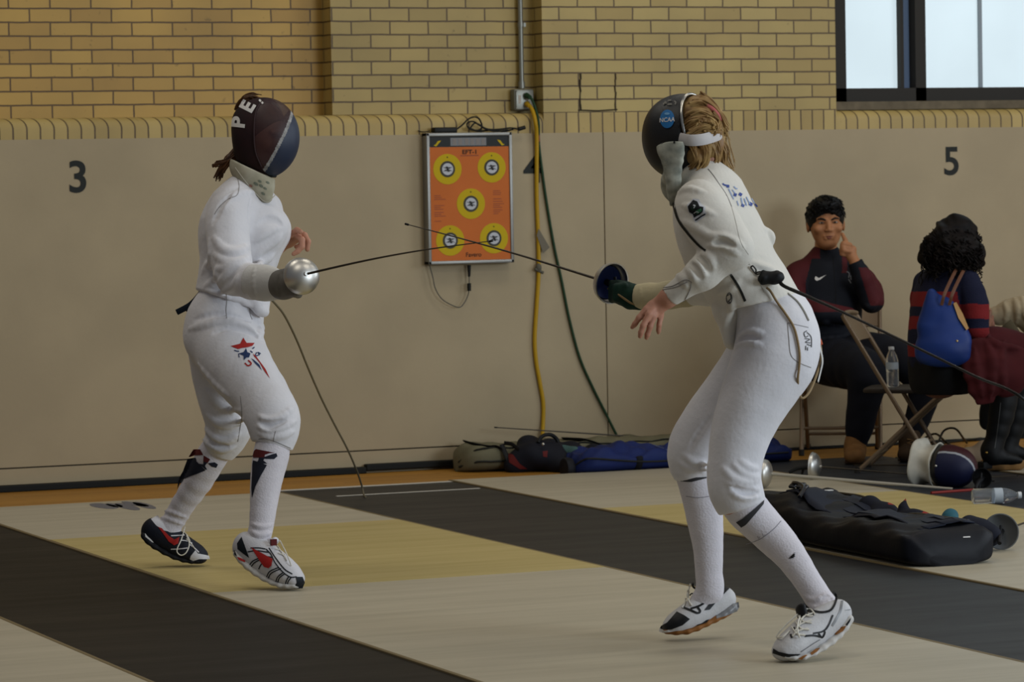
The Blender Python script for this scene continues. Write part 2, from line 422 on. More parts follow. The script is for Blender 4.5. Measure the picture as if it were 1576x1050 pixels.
def head(B, c, f, l, u, s=1., face=True, k=.012, wd=1.):   # skull, jaw and features; f front, l the person's left, u up
    A = np.array([f, l, u]); q = lambda a, b, d: c+(f*a+l*b*wd+u*d)*s
    B.ball(q(-.012, 0, .03), np.array([.098, .078*wd, .098])*s, A, .03)
    B.ball(q(.022, 0, -.035), np.array([.066, .062*wd, .082])*s, A, .035)
    B.ball(q(.052, 0, -.088), np.array([.026, .030*wd, .022])*s, A, .03)
    if face:
        B.seg(q(.087, 0, .018), q(.101, 0, -.022), .008*s, .0115*s, None, k)          # nose
        for e in (-1, 1):
            B.ball(q(.097, e*.011, -.026), np.array([.010, .008*wd, .007])*s, A, .006)
            B.ball(q(.088, e*.032, .012), np.array([.014, .017*wd, .0105])*s, A, .010, -1)   # eye socket
            B.seg(q(.086, e*.014, .027), q(.076, e*.047, .029), .008*s, .006*s, None, .012)
            B.ball(q(.066, e*.047, -.018), np.array([.022, .018*wd, .018])*s, A, .02)
            B.ball(q(-.008, e*.079, -.005), np.array([.018, .008*wd, .03])*s, A, .006)
        B.seg(q(.083, -.020, -.053), q(.083, .020, -.053), .0065*s, .0065*s, None, .006); B.seg(q(.089, -.008, -.051), q(.089, .008, -.051), .006*s, .006*s, None, .006)
        B.seg(q(.082, -.016, -.064), q(.082, .016, -.064), .007*s, .007*s, None, .006)
        B.seg(q(.092, -.024, -.0575), q(.092, .024, -.0575), .0022*s, .0022*s, None, .003, -1)
    return q
# ================================================================ SETTING
def wx(px, y=0., py=300): return float(on_y(px, py, y)[0])
def wz(px, py, y=0.): return float(on_y(px, py, y)[2])
ZP, ZL = 1.697, 1.800                       # top of the painted panel, top of the bullnose ledge
def brick_mat(name, w, h, u0, z0, c1, c2, mortar, off=.5, dirt=True):
    t = NT(name); tc = t.add('ShaderNodeNewGeometry'); sp = t.add('ShaderNodeSeparateXYZ'); t.link(tc.outputs['Position'], sp.inputs[0])
    def math_(op, a, b):
        n = t.add('ShaderNodeMath', operation=op)
        for i, v in enumerate((a, b)):
            if isinstance(v, (int, float)): n.inputs[i].default_value = v
            else: t.link(v, n.inputs[i])
        return n.outputs[0]
    u = math_('SUBTRACT', math_('ADD', sp.outputs[0], sp.outputs[1]), u0); v = math_('SUBTRACT', sp.outputs[2], z0)
    cb = t.add('ShaderNodeCombineXYZ'); t.link(u, cb.inputs[0]); t.link(v, cb.inputs[1])
    wob = t.add('ShaderNodeTexNoise', Scale=9., Detail=2.); t.link(tc.outputs['Position'], wob.inputs['Vector'])
    va = t.add('ShaderNodeVectorMath', operation='SCALE'); sb = t.add('ShaderNodeVectorMath', operation='SUBTRACT'); t.link(wob.outputs['Color'], sb.inputs[0]); sb.inputs[1].default_value = (.5, .5, .5)
    t.link(sb.outputs[0], va.inputs[0]); va.inputs['Scale'].default_value = .006
    ad = t.add('ShaderNodeVectorMath', operation='ADD'); t.link(cb.outputs[0], ad.inputs[0]); t.link(va.outputs[0], ad.inputs[1])
    br = t.add('ShaderNodeTexBrick', offset=off, offset_frequency=2)
    br.inputs['Scale'].default_value = 1; br.inputs['Brick Width'].default_value = w; br.inputs['Row Height'].default_value = h
    br.inputs['Mortar Size'].default_value = .0042; br.inputs['Mortar Smooth'].default_value = .25; br.inputs['Bias'].default_value = -.1
    br.inputs['Color1'].default_value = hexc(c1); br.inputs['Color2'].default_value = hexc(c2); br.inputs['Mortar'].default_value = hexc(mortar); t.link(ad.outputs[0], br.inputs['Vector'])
    nz = t.add('ShaderNodeTexNoise', Scale=2.2, Detail=6.); t.link(tc.outputs['Position'], nz.inputs['Vector'])
    cr = t.add('ShaderNodeMapRange'); t.link(nz.outputs['Fac'], cr.inputs[0]); cr.inputs[1].default_value = .3; cr.inputs[2].default_value = .7; cr.inputs[3].default_value = .84; cr.inputs[4].default_value = 1.08
    mx = t.add('ShaderNodeVectorMath', operation='SCALE'); t.link(br.outputs['Color'], mx.inputs[0]); t.link(cr.outputs[0], mx.inputs['Scale'])
    spk = t.add('ShaderNodeTexNoise', Scale=26., Detail=2.); t.link(tc.outputs['Position'], spk.inputs['Vector'])
    c2_ = t.add('ShaderNodeMapRange'); t.link(spk.outputs['Fac'], c2_.inputs[0]); c2_.inputs[1].default_value = .70; c2_.inputs[2].default_value = .8; c2_.inputs[3].default_value = 1; c2_.inputs[4].default_value = .55
    m2 = t.add('ShaderNodeVectorMath', operation='SCALE'); t.link(mx.outputs[0], m2.inputs[0]); t.link(c2_.outputs[0], m2.inputs['Scale'])
    t.link(m2.outputs[0], t.b.inputs['Base Color']); t.b.inputs['Roughness'].default_value = .55
    bp = t.add('ShaderNodeBump', Strength=.9, Distance=.006, invert=True); t.link(br.outputs['Fac'], bp.inputs['Height']); t.link(bp.outputs['Normal'], t.b.inputs['Normal'])
    return t.m
u0 = wx(45, .254, 22)+.254
M_br1 = brick_mat('brick_golden', .208, .0677, u0, ZL, 'B99548', 'A6823D', '5C4524')
M_br2 = brick_mat('brick_buff', .208, .0677, wx(570, .127, 22)+.127, ZL, 'AA9356', '9B854B', '594526')
M_br3 = brick_mat('brick_buff_pier', .208, .0677, wx(860, 0, 22), ZL, 'B09A5C', 'A0884C', '594526')
M_sold = brick_mat('brick_soldier_course', .0677, 4., wx(20, 0, 195), -2.0, 'B49B5C', 'A38A4E', '594526', off=0)
xs1, xs2, xs3 = wx(510, .127, 90), wx(835, 0, 90), wx(1286, 0, 90)
def struct(mb, name, mats, parent=None, smooth=False):
    o = mb.build(name, mats, parent, smooth, origin=None); 
    if parent is None: o['kind'] = 'structure'
    return o
XA, XB = -3., 16.; ZT = 4.2
b = MB()
def bb(x0, x1, y0, y1, z0, z1, m=0): b.box(((x0+x1)/2, (y0+y1)/2, (z0+z1)/2), (x1-x0, y1-y0, z1-z0), m=m)
bb(XA, xs1, .254, .6, 1.6, ZT, 0); bb(xs1, xs2, .127, .6, 1.6, ZT, 1); bb(xs2, xs3, 0.0, .6, ZL, ZT, 2)
struct(b, 'wall_back', [M_br1, M_br2, M_br3])
# ledge of soldier bricks with a rounded nose
prof = [(.3, ZP), (0, ZP), (0, ZL-.055)]+[(.045*(1-math.cos(a))-.0, ZL-.055+.055*math.sin(a)) for a in np.linspace(.15, pi/2, 8)]+[(.3, ZL)]
led = MB(); led.grid([[[x, y, z] for y, z in prof] for x in (XA, xs2)]); led.grid([[[x, y, z] for y, z in prof] for x in (xs3, XB)])
led.box(((xs2+xs3)/2, .15, (ZP+ZL)/2), (xs3-xs2, .3, ZL-ZP))
struct(led, 'trim_1', M_sold, smooth=True)
# painted lower wall
M_pan = mat('beige_wall_paint', 'AA9A7C', .6, vary=.10, vscale=2.5, bump=.12, bscale=40)
M_groove = mat('wall_joint_dark', '4a4436', .8)
XS = wx(932, 0, 430)
pn = MB(); ZK = .112
pn.box(((XA+XS)/2-.0015, .15, (ZK+ZP)/2+.002), (XS-XA-.003, .3, ZP-ZK-.004)); pn.box(((XS+XB)/2+.0015, .15, (ZK+ZP)/2+.002), (XB-XS-.003, .3, ZP-ZK-.004))
pn.box(((XA+XB)/2, .152, ZK/2-.002), (XB-XA, .296, ZK-.002))
wl = struct(pn, 'wall_lower', M_pan)
struct(MB().box(((XA+XB)/2, .17, ZP/2), (XB-XA, .3, ZP-.01)), 'wall_joint', M_groove, wl)
M_num = mat('black_number_paint', '15170f', .5)
for tx, px, py, hh in (('3', 119.5, 272, 50), ('4', 820, 258, 47), ('5', 1464, 248, 44)):
    c = on_y(px, py, 0); wall_text(tx, c[0], c[2], hh/F_PX*depth(c), 0, M_num, 'painted_number', wl, bold=.018)
# black rubber strip at the foot of the wall
M_rub = mat('black_rubber', '0e0f0c', .6)
bs = MB(); xa, xb_, xc = -3, wx(563, -.03, 722), wx(742, -.03, 715)
bs.box(((xa+xb_)/2, -.02, .016), (xb_-xa, .05, .034), bev=.006); bs.box(((xb_+xc)/2, -.02, .029), (xc-xb_, .04, .034), bev=.006); bs.box(((xc+XB)/2, -.012, .008), (XB-xc, .02, .016), bev=.004)
struct(bs, 'baseboard_back', M_rub)
# brick patches: a square of re-laid brick
M_crack = mat('mortar_crack', '3a3226', .9)
ck = MB()
for px in (893, 947):
    for k in range(6):
        a = on_y(px+RNG.uniform(-1, 1), 113+k*9.5, -.001); c = on_y(px+RNG.uniform(-1, 1), 113+(k+1)*9.5, -.001); ck.tube([a, (a+c)/2, c], RNG.uniform(.0025, .006), 6)
ck.tube([on_y(890, 169.5, -.001), on_y(920, 170.5, -.001), on_y(950, 168.5, -.001)], .004, 6)
struct(ck, 'wall_crack', M_crack)

# ---- window, high in the wall at the right
M_wf = mat('window_frame_bronze', '2a2620', .6); M_sill = mat('window_sill_stone', '6f6451', .8, vary=.3, vscale=14)
t = NT('frosted_window_glass'); t.b.inputs['Base Color'].default_value = hexc('59646a'); t.b.inputs['Roughness'].default_value = .35
t.b.inputs['Emission Color'].default_value = (.70, .84, .90, 1); t.b.inputs['Emission Strength'].default_value = 2.4
nzw = t.add('ShaderNodeTexNoise', Scale=1.3, Detail=3.); mrw = t.add('ShaderNodeMapRange'); mrw.inputs[1].default_value = .3; mrw.inputs[2].default_value = .7; mrw.inputs[3].default_value = .78; mrw.inputs[4].default_value = .90
tcw = t.add('ShaderNodeTexCoord'); t.link(tcw.outputs['Object'], nzw.inputs['Vector']); t.link(nzw.outputs['Fac'], mrw.inputs[0]); t.link(mrw.outputs[0], t.b.inputs['Emission Strength'])
M_gl = t.m
M_gl2 = mat('shaded_window_glass', '4a5a72', .4, emit=.28)
yw = .12; zb, zr, zt = wz(1440, 156, yw), wz(1440, 135, yw), ZT
wn = empty('window_1', (wx(1440, yw, 80), yw, zb)); wn['kind'] = 'structure'
fr = MB()
def wb(p0, p1, z0, z1, y0, y1, mb, m=0):
    x0, x1 = wx(p0, y0, 80), wx(p1, y0, 80); mb.box(((x0+x1)/2, (y0+y1)/2, (z0+z1)/2), (x1-x0, y1-y0, z1-z0), m=m)
x_end = 11.5
wb(1270, 1302, zb, zt, yw, yw+.1, fr); wb(1409, 1425, zb, zt, yw, yw+.1, fr)
fr.box(((wx(1285, yw)+x_end)/2, yw+.05, (zb+zr)/2), (x_end-wx(1285, yw), .1, zr-zb))
wb(1386, 1391, zr, zt, yw+.03, yw+.1, fr)
fr.box(((wx(1285, yw)+x_end)/2, yw+.05, 4.15), (x_end-wx(1285, yw), .1, .1)); zz = wz(1440, -4, yw+.06)
for p0, p1 in ((1630, 1646),): wb(p0, p1, zb, zt, yw, yw+.1, fr)
fr.box(((wx(1302, yw)+x_end)/2, yw+.075, zz+.01), (x_end-wx(1302, yw), .03, .02))
fr.build('window_frame', M_wf, wn, False)
mu = MB(); wb(1507, 1512, zr, zt, yw+.055, yw+.09, mu); mu.build('glazing_bar', mat('grey_metal_bar', '8b959c', .5), wn, False)
for p0, p1, m in ((1300, 1388, M_gl), (1424, 1508, M_gl), (1511, 1634, M_gl), (1390, 1411, M_gl2)):
    g = MB(); wb(p0, p1, zr-.01, zt, yw+.07, yw+.08, g); g.build('pane', m, wn, False)
g = MB(); x0 = wx(1644, yw+.07); g.box(((x0+x_end)/2, yw+.075, (zr+zt)/2), (x_end-x0, .01, zt-zr)); g.build('pane', M_gl, wn, False)
sl = MB(); sl.box(((xs3+XB)/2, .15, (ZL+zb)/2), (XB-xs3, .26, zb-ZL)); sl.build('window_sill', M_sill, wn, False)
b = MB(); bb(x_end, XB, .0, .6, zb, ZT); struct(b, 'wall_back_right', M_br3)

# ---- floor
def floor_mat(name, c1, c2, rough, sx, sy, amt=.5, spec=.5, scuff=True):
    t = NT(name); tc = t.add('ShaderNodeNewGeometry'); mp = t.add('ShaderNodeMapping'); mp.inputs['Scale'].default_value = (sx, sy, 1); t.link(tc.outputs['Position'], mp.inputs[0])
    nz = t.add('ShaderNodeTexNoise', Scale=1., Detail=6.); nz.inputs['Roughness'].default_value = .65; t.link(mp.outputs[0], nz.inputs['Vector'])
    cr = t.add('ShaderNodeMapRange'); cr.inputs[1].default_value = .5-.3*amt; cr.inputs[2].default_value = .5+.3*amt; t.link(nz.outputs['Fac'], cr.inputs[0])
    mx = t.add('ShaderNodeMix', data_type='RGBA'); mx.inputs[6].default_value = hexc(c1); mx.inputs[7].default_value = hexc(c2); t.link(cr.outputs[0], mx.inputs[0]); t.link(mx.outputs[2], t.b.inputs['Base Color'])
    r2 = t.add('ShaderNodeMapRange'); r2.inputs[3].default_value = rough*.8; r2.inputs[4].default_value = min(1, rough*1.2); t.link(nz.outputs['Fac'], r2.inputs[0]); t.link(r2.outputs[0], t.b.inputs['Roughness'])
    t.b.inputs['Specular IOR Level'].default_value = spec
    return t.m
M_wood = NT('gym_floor_boards')
t = M_wood; tc = t.add('ShaderNodeNewGeometry'); sp = t.add('ShaderNodeSeparateXYZ'); t.link(tc.outputs['Position'], sp.inputs[0]); cb = t.add('ShaderNodeCombineXYZ'); t.link(sp.outputs[0], cb.inputs[0]); t.link(sp.outputs[1], cb.inputs[1])
br = t.add('ShaderNodeTexBrick', offset=.37, offset_frequency=3); br.inputs['Scale'].default_value = 1; br.inputs['Brick Width'].default_value = 1.6; br.inputs['Row Height'].default_value = .057; br.inputs['Mortar Size'].default_value = .0008
br.inputs['Color1'].default_value = hexc('AA7A32'); br.inputs['Color2'].default_value = hexc('976a29'); br.inputs['Mortar'].default_value = hexc('4a3720'); t.link(cb.outputs[0], br.inputs['Vector']); t.link(br.outputs['Color'], t.b.inputs['Base Color']); t.b.inputs['Roughness'].default_value = .5; t.b.inputs['Specular IOR Level'].default_value = .2
M_wood = t.m
struct(MB().box(((XA+XB)/2, -7.7, -.05), (XB-XA, 16.0, .1)), 'floor', M_wood)
M_white = floor_mat('white_vinyl_mat', 'BAB19C', 'a59d88', .45, .9, 9., .8, .32)
M_band = floor_mat('yellow_warning_band', 'BCAA74', 'a89760', .5, .9, 8., .8, .22)
M_grey = floor_mat('grey_rubber_runner', '2c2822', '231f1a', .6, 1.2, 7., .9, .12)
M_slate = floor_mat('slate_rubber_runner', '2c3036', '23272c', .5, 1.2, 7., .9, .2)
M_edge = mat('tan_mat_edge', '77684a', .6)
def strip(x0, x1, y0, y1, z, m, name, label, cat, group=None, edge=True, band=None):
    mb = MB().box(((x0+x1)/2, (y0+y1)/2, z/2), (x1-x0, y1-y0, z)); o = mb.build(name, m, None, False, origin=((x0+x1)/2, (y0+y1)/2, 0)); tag(o, label, cat, group)
    if edge:
        for xe, s in ((x0, 1), (x1, -1)):
            MB().box((xe-s*.006, (y0+y1)/2, z/2+.0004), (.018, y1-y0, z+.0008), bev=.002).build('mat_edge', M_edge, o)
    if band: MB().box(((x0+x1)/2, (band[0]+band[1])/2, z+.0005), (x1-x0-.006, band[1]-band[0], .001)).build('warning_band', M_band, o, False)
    return o
YF = -15.2
strip(1.40, 2.935, YF, -.9, .010, M_white, 'fencing_strip', 'white fencing strip cut off by the bottom left corner', 'floor mat', 'white fencing strips')
w4 = strip(3.785, 5.325, YF, -.89, .010, M_white, 'fencing_strip', 'white fencing strip with a yellow band, both masked fencers above it', 'floor mat', 'white fencing strips', band=(-4.63, -2.47))
w5 = strip(6.265, 7.77, YF, -.74, .010, M_white, 'fencing_strip', 'white fencing strip under the open black equipment bag', 'floor mat', 'white fencing strips', band=(-4.1, -2.5))
w6 = strip(8.70, 10.25, YF, -.8, .010, M_white, 'fencing_strip', 'white fencing strip under the black heeled boot at right edge', 'floor mat', 'white fencing strips')
strip(2.95, 3.775, YF, -.85, .005, M_grey, 'floor_runner', 'dark grey floor runner crossing the bottom left of the floor', 'floor runner', 'grey floor runners', edge=False)
g2 = strip(5.335, 6.255, YF, -.75, .005, floor_mat('neutral_rubber_runner', '2a2b2c', '212224', .5, 1.2, 7., .9, .2), 'floor_runner', 'dark grey floor runner starting at a white line, between the fencers', 'floor runner', 'grey floor runners', edge=False)
strip(7.78, 8.69, YF, -.62, .005, M_slate, 'floor_runner', 'slate grey floor runner under the folding chair and spare mask', 'floor runner', 'grey floor runners', edge=False)
ln = MB(); ln.box(((5.335+6.255)/2, -.775, .0055), (.92, .05, .002)); ln.box((5.86, -1.21, .0055), (.72, .022, .002)); ln.build('white_line', mat('white_tape', 'c5c0b4', .5), g2, False)
sm = MB(); M_smudge = mat('blue_grey_scuff', '6b6a70', .6)
for px, py, L, w, dr in ((160, 779, 12, 4, 0), (196, 780, 9, 5, .3), (208, 776, 8, 4, -.3), (222, 778, 8, 5, .4), (176, 778, 7, 3, .2)):
    c = on_z(px, py, .0105); a = np.linspace(0, 2*pi, 13)[:-1]; sm.prism([(c[0]+L/230*math.cos(q), c[1]+w/25*math.sin(q+dr), .0104) for q in a], (0, 0, .0006))
sm.build('printed_mark', M_smudge, w4, False)

# ---- light
wd = bpy.data.worlds.new('world'); SC.world = wd; wd.use_nodes = True
wd.node_tree.nodes['Background'].inputs[0].default_value = (.86, .90, 1.0, 1); wd.node_tree.nodes['Background'].inputs[1].default_value = .12
def area(name, loc, tgt, sx, sy, power, col):
    l = bpy.data.lights.new(name, 'AREA'); l.shape = 'RECTANGLE'; l.size = sx; l.size_y = sy; l.energy = power; l.color = col
    o = bpy.data.objects.new(name, l); COL.objects.link(o); o.location = loc
    o.rotation_euler = (Vector(tgt)-Vector(loc)).to_track_quat('-Z', 'Y').to_euler(); return o
for i, (x, y) in enumerate(((2.5, -3.0), (7.5, -3.0), (2.5, -8.0), (7.5, -8.0), (12, -5))):
    area('ceiling_lamp', (x, y, 6.5), (x, y, 0), 2.4, 1.2, 57, (1, .93, .80))
area('daylight_windows', (10.0, -13.0, 2.6), (5.0, -6.4, .9), 4.0, 2.6, 375, (.80, .90, 1))
area('daylight_windows', (13.5, -6.0, 3.0), (6.0, -3.0, 1.0), 4.0, 2.4, 150, (.84, .92, 1))
SC.view_settings.view_transform = 'Standard'; SC.view_settings.look = 'None'; SC.view_settings.gamma = 1; SC.view_settings.use_curve_mapping = False
SC.view_settings.exposure = 0.0
# ================================================================ FENCER AT THE LEFT
M_fab = mat('white_fencing_cloth', 'D9D8DC', .75, bump=.35, bscale=70, vary=.05, vscale=9, sheen=.15)
M_fab2 = mat('white_fencing_cloth_warm', 'D6D2C8', .75, bump=.35, bscale=70, vary=.06, vscale=9, sheen=.15)
M_sock = mat('white_knit_sock', 'D4D0D6', .85, bump=.5, bscale=160, vary=.05, vscale=20)
M_seam = mat('seam_grey', '8d8a88', .8)
M_navy = mat('navy_print', '151B2B', .7); M_red = mat('red_print', 'A3231F', .6); M_maroon = mat('maroon_print', '5C1D20', .7)
M_skin = mat('skin_rosy', 'BF8A72', .5, vary=.14, vscale=22); M_skin.node_tree.nodes['Principled BSDF'].inputs['Subsurface Weight'].default_value = .08
M_skin.node_tree.nodes['Principled BSDF'].inputs['Subsurface Radius'].default_value = (.01, .004, .002)
M_black = mat('black_trim', '101010', .6); M_white = mat('white_print', 'DAD8D4', .6)
M_lace = mat('white_lace', 'D8D4C8', .8)
f1 = Fig(13.0); LV1 = hdir(.5, .85); FW1 = hdir(.85, -.5)
p1 = empty('person', on_z(345, 900, 0.0)+V3(0, 0, 0), 'fencer at left in maroon and blue mask, knees bent, silver guard held forward', 'person')
B = Sdf(.03); J = Sdf(.035); T = Sdf(.03)
# jacket
trunk = [(386, 286, 0, 20), (378, 312, 0, (56, 38)), (372, 345, 0, (68, 52)), (370, 375, 0, (62, 57)), (365, 412, 0, (52, 49)), (359, 445, 0, (54, 47)), (352, 490, 0, (62, 50))]
f1.chain(J, trunk, 1., LV1, k=.04, sm=2); f1.chain(B, trunk, .74, LV1, k=.04)
J.ball(f1.J(409, 352, -.07), np.array([.085, .06, .07]), None, .06); J.ball(f1.J(417, 355, .06), np.array([.075, .06, .07]), None, .06)
J.plane(f1.J(345, 461), -.32*HR-.947*UZ-.12*HF, .008)
f1.chain(J, [(393, 450, -.05, (30, 22)), (402, 478, -.09, (15, 9))], 1., LV1, k=.02)
rarm = [(356, 314, -.14, 27), (350, 345, -.19, 30), (354, 390, -.25, 28), (361, 424, -.30, 25.5)]
farm = [(361, 429, -.30, 26), (388, 434, -.35, 24.5), (432, 438, -.42, 20)]
larm = [(410, 320, .13, 24), (410, 360, .2, 22), (398, 390, .25, 22)]
lfarm = [(398, 390, .25, 22), (418, 380, .2, 15)]
AR = Sdf(.03); f1.limb(AR, B, rarm, .75, k=.03, sm=3); f1.limb(AR, B, farm, .75, k=.025); J.sub(AR, f1.J(360, 308, -.1), .2); f1.limb(J, B, larm, .75, k=.04); f1.limb(J, B, lfarm, .6, k=.03)
J.cutsph(f1.J(432, 438, -.42), .12, f1.J(394, 434, -.36), f1.J(432, 438, -.42)-f1.J(388, 433, -.35))
f1.folds(J, [
    ([(329, 366), (345, 384), (366, 386), (385, 378)], 7, .6, 1), ([(330, 392), (348, 404), (368, 402), (384, 396)], 7, .55, 1), ([(332, 414), (346, 412), (362, 404), (378, 400)], 6, .5, 1),
    ([(334, 436), (346, 424), (356, 413), (372, 406)], 5, .5, 1), ([(336, 452), (350, 447), (360, 438), (366, 424)], 5, .55, 1),
    ([(340, 325), (352, 306), (372, 296), (392, 296)], 5, .6, 1), ([(328, 344), (340, 318), (356, 300)], 4, .6, -1),
    ([(398, 345), (412, 338), (426, 340), (434, 346)], 5, .4, -1), ([(392, 372), (408, 360), (426, 352)], 5, .6, 1), ([(392, 398), (406, 384), (424, 372), (433, 362)], 6, .6, 1),
    ([(395, 412), (408, 402), (422, 392)], 5, .5, 1), ([(315, 440), (330, 430), (336, 405)], 5, .6, 1), ([(312, 420), (322, 400), (322, 370)], 5, .6, 1), ([(318, 447), (340, 455), (370, 466), (386, 470)], 3, .3, 1),
    ([(389, 300), (384, 330), (386, 380)], 3, .4, -1)])
J.disp = wrinkle(.0022, 38, 3)
# breeches
f1.limb(T, B, [(359, 452, 0, (52, 44)), (348, 490, 0, (62, 49)), (342, 520, 0, (60, 50))], .75, LV1, k=.04)
T.ball(f1.J(321, 514, -.04), np.array([.078, .08, .10]), None, .06); T.ball(f1.J(326, 520, .08), np.array([.075, .08, .095]), None, .06)
T.plane(f1.J(352, 440), UZ, .006)
nleg = [(345, 522, -.07, 51), (360, 552, -.14, 48), (387, 590, -.24, 41), (413, 628, -.34, 36), (422, 650, -.38, 33.5), (422, 688, -.40, 25)]
fleg = [(338, 528, .07, 46), (338, 580, .08, 37), (349, 630, .08, 34), (355, 656, .09, 30), (335, 697, .14, 24)]
f1.limb(T, B, nleg, .8, k=.04, sm=2); f1.limb(T, B, fleg, .8, k=.04, sm=2)
T.cutsph(f1.J(421, 692, -.40), .085, f1.J(420.5, 686, -.40), hdir(-.25, -.1, -.95)); T.cutsph(f1.J(333, 702, .14), .085, f1.J(335, 696, .14), hdir(-.42, .2, -.85))
f1.folds(T, [
    ([(292, 506), (320, 498), (350, 494), (380, 502), (396, 516)], 8, .55, 1), ([(300, 492), (330, 484), (360, 486), (384, 494)], 4, .4, -1), ([(330, 512), (356, 505), (380, 510), (398, 520)], 4, .4, -1),
    ([(389, 478), (396, 492), (402, 506), (398, 520)], 7, .4, 1),
    ([(398, 640), (412, 647), (432, 642), (452, 626)], 4.5, .5, 1), ([(397, 656), (412, 662), (434, 658), (455, 648)], 4.5, .5, 1), ([(398, 668), (414, 673), (436, 671), (452, 664)], 4, .5, 1), ([(400, 650), (416, 655), (438, 648)], 3.5, .4, -1),
    ([(318, 600), (332, 618), (350, 630), (370, 632)], 5, .55, 1), ([(320, 640), (336, 652), (356, 654), (376, 646)], 5, .5, 1), ([(316, 660), (330, 674), (350, 678), (368, 668)], 5, .5, 1), ([(311, 676), (326, 688), (344, 693), (360, 688)], 4, .45, 1), ([(314, 668), (330, 682), (350, 686)], 3, .4, -1),
    ([(305, 560), (330, 590), (352, 610)], 4, .5, 1)])
T.disp = wrinkle(.0018, 34, 5)
# socks
S1 = Sdf(.02); S2 = Sdf(.02)
f1.limb(S1, B, [(421, 655, -.39, 22), (422, 670, -.40, 22), (417, 702, -.41, 25), (410, 738, -.43, 22), (406, 775, -.45, 18.5), (402, 812, -.47, 16), (398, 840, -.48, 15.5), (420, 866, -.50, 14)], .85, k=.02, sm=2)
f1.limb(S2, B, [(346, 668, .12, 21), (338, 684, .13, 21), (324, 706, .15, 22.5), (306, 740, .19, 20.5), (282, 776, .24, 17), (267, 802, .27, 15), (258, 818, .27, 14.5), (280, 842, .29, 12)], .85, k=.02, sm=2)
f1.folds(S1, [([(386, 818), (400, 824), (418, 820)], 3, .4, 1), ([(386, 806), (402, 811), (418, 808)], 2.5, .4, 1)], .008); f1.folds(S2, [([(247, 796), (262, 800), (284, 808)], 2.5, .4, 1), ([(252, 786), (268, 790), (290, 798)], 2.5, .4, 1)], .008)
# head and left hand
hc = f1.J(402, 213, .0); hf = unit(FW1-.12*UZ); hl = unit(LV1); hu = np.cross(hf, hl); hu = hu if hu[2] > 0 else -hu
head(B, hc, hf, hl, hu, 1.05)
f1.chain(B, [(392, 250, 0, 22), (386, 285, 0, 24)], 1., k=.03)
f1.chain(B, [(398, 390, .25, 16), (425, 378, .2, 13.5), (444, 369, .16, 11.5)], 1., k=.02)
f1.chain(B, [(444, 369, .16, (11, 12)), (458, 364, .13, (11, 9))], 1., LV1, k=.012)
for ch in ([(459, 357, .12, 5), (469, 362, .10, 4.6), (474.5, 372, .09, 4.3), (473, 384, .09, 3.8)], [(457, 363, .10, 5), (465, 369, .07, 4.7), (465, 380, .06, 4.4), (458, 387, .06, 4.2), (452, 391, .06, 3.6)],
           [(458, 360, .15, 5), (469, 366, .14, 4.6), (470, 377, .14, 4.3), (462, 382, .15, 3.8)], [(455, 362, .18, 4.6), (465, 369, .19, 4.2), (463, 378, .19, 3.8), (456, 380, .19, 3.5)],
           [(448, 362, .1, 5.5), (457, 354, .08, 4.6), (463, 357, .06, 3.8)]):
    f1.chain(B, ch, 1., k=.004)
B.build('body', M_skin, p1, .004)
jk = J.build('jacket', M_fab, p1, .005); br_ = T.build('breeches', M_fab, p1, .005)
so1 = S1.build('sock', M_sock, p1, .0045); so2 = S2.build('sock', M_sock, p1, .0045)
# prints on the breeches: star with a red and blue trail, small letters
d = Decal(T, f1.z)
o_ = lambda x, y: (340+x/11.67, 500+y/11.67)
d.poly([o_(175, 385), o_(345, 345), o_(402, 235), o_(460, 330), o_(605, 330), o_(560, 385), o_(490, 405), o_(430, 330), o_(385, 420), o_(310, 440)], 0)
d.poly([o_(452, 425), o_(475, 495), o_(530, 520), o_(490, 560), o_(505, 590), o_(460, 590), o_(410, 640), o_(410, 560), o_(320, 520), o_(410, 495)], 1)
d.poly([o_(540, 600), o_(600, 640), o_(690, 720), o_(740, 830), o_(690, 770), o_(600, 680)], 1); d.poly([o_(575, 520), o_(640, 580), o_(720, 690), o_(800, 800), o_(880, 970), o_(790, 850), o_(690, 680), o_(590, 560)], 0)
d.line([o_(430, 690), o_(490, 740), o_(545, 700), o_(490, 640)], 2.2, 0); d.line([o_(640, 500), o_(620, 560), o_(690, 540), o_(660, 500), o_(715, 525)], 1.5, 1)
for a, b_ in (((240, 460), (330, 480)), ((320, 520), (330, 590)), ((560, 430), (600, 405)), ((530, 470), (570, 500))): d.line([o_(*a), o_((a[0]+b_[0])/2, (a[1]+b_[1])/2+6), o_(*b_)], 1.6, 1)
d.build('star_print', [M_red, mat('blue_print', '24385F', .7)], br_)
surf_tube(T, [(384, 470), (385, 484), (388, 492)], f1.z, .0016, 'seam', M_seam, br_); surf_tube(T, [(349, 463), (348, 478), (349, 490)], f1.z, .0014, 'seam', M_seam, br_)
surf_tube(T, [(398, 676), (412, 676), (424, 680), (447, 690)], f1.z, .0016, 'seam', M_seam, br_); surf_tube(T, [(424, 664), (422, 672), (421, 680)], f1.z, .0013, 'seam', M_seam, br_); surf_tube(T, [(370, 610), (372, 640), (366, 680)], f1.z, .0015, 'seam', M_seam, br_)
surf_tube(J, [(348, 452), (349, 462)], f1.z, .0014, 'seam', M_seam, jk)
surf_tube(J, [(330, 330), (338, 318), (352, 306), (365, 300), (368, 285), (364, 270)], f1.z, .0013, 'seam', M_seam, jk)
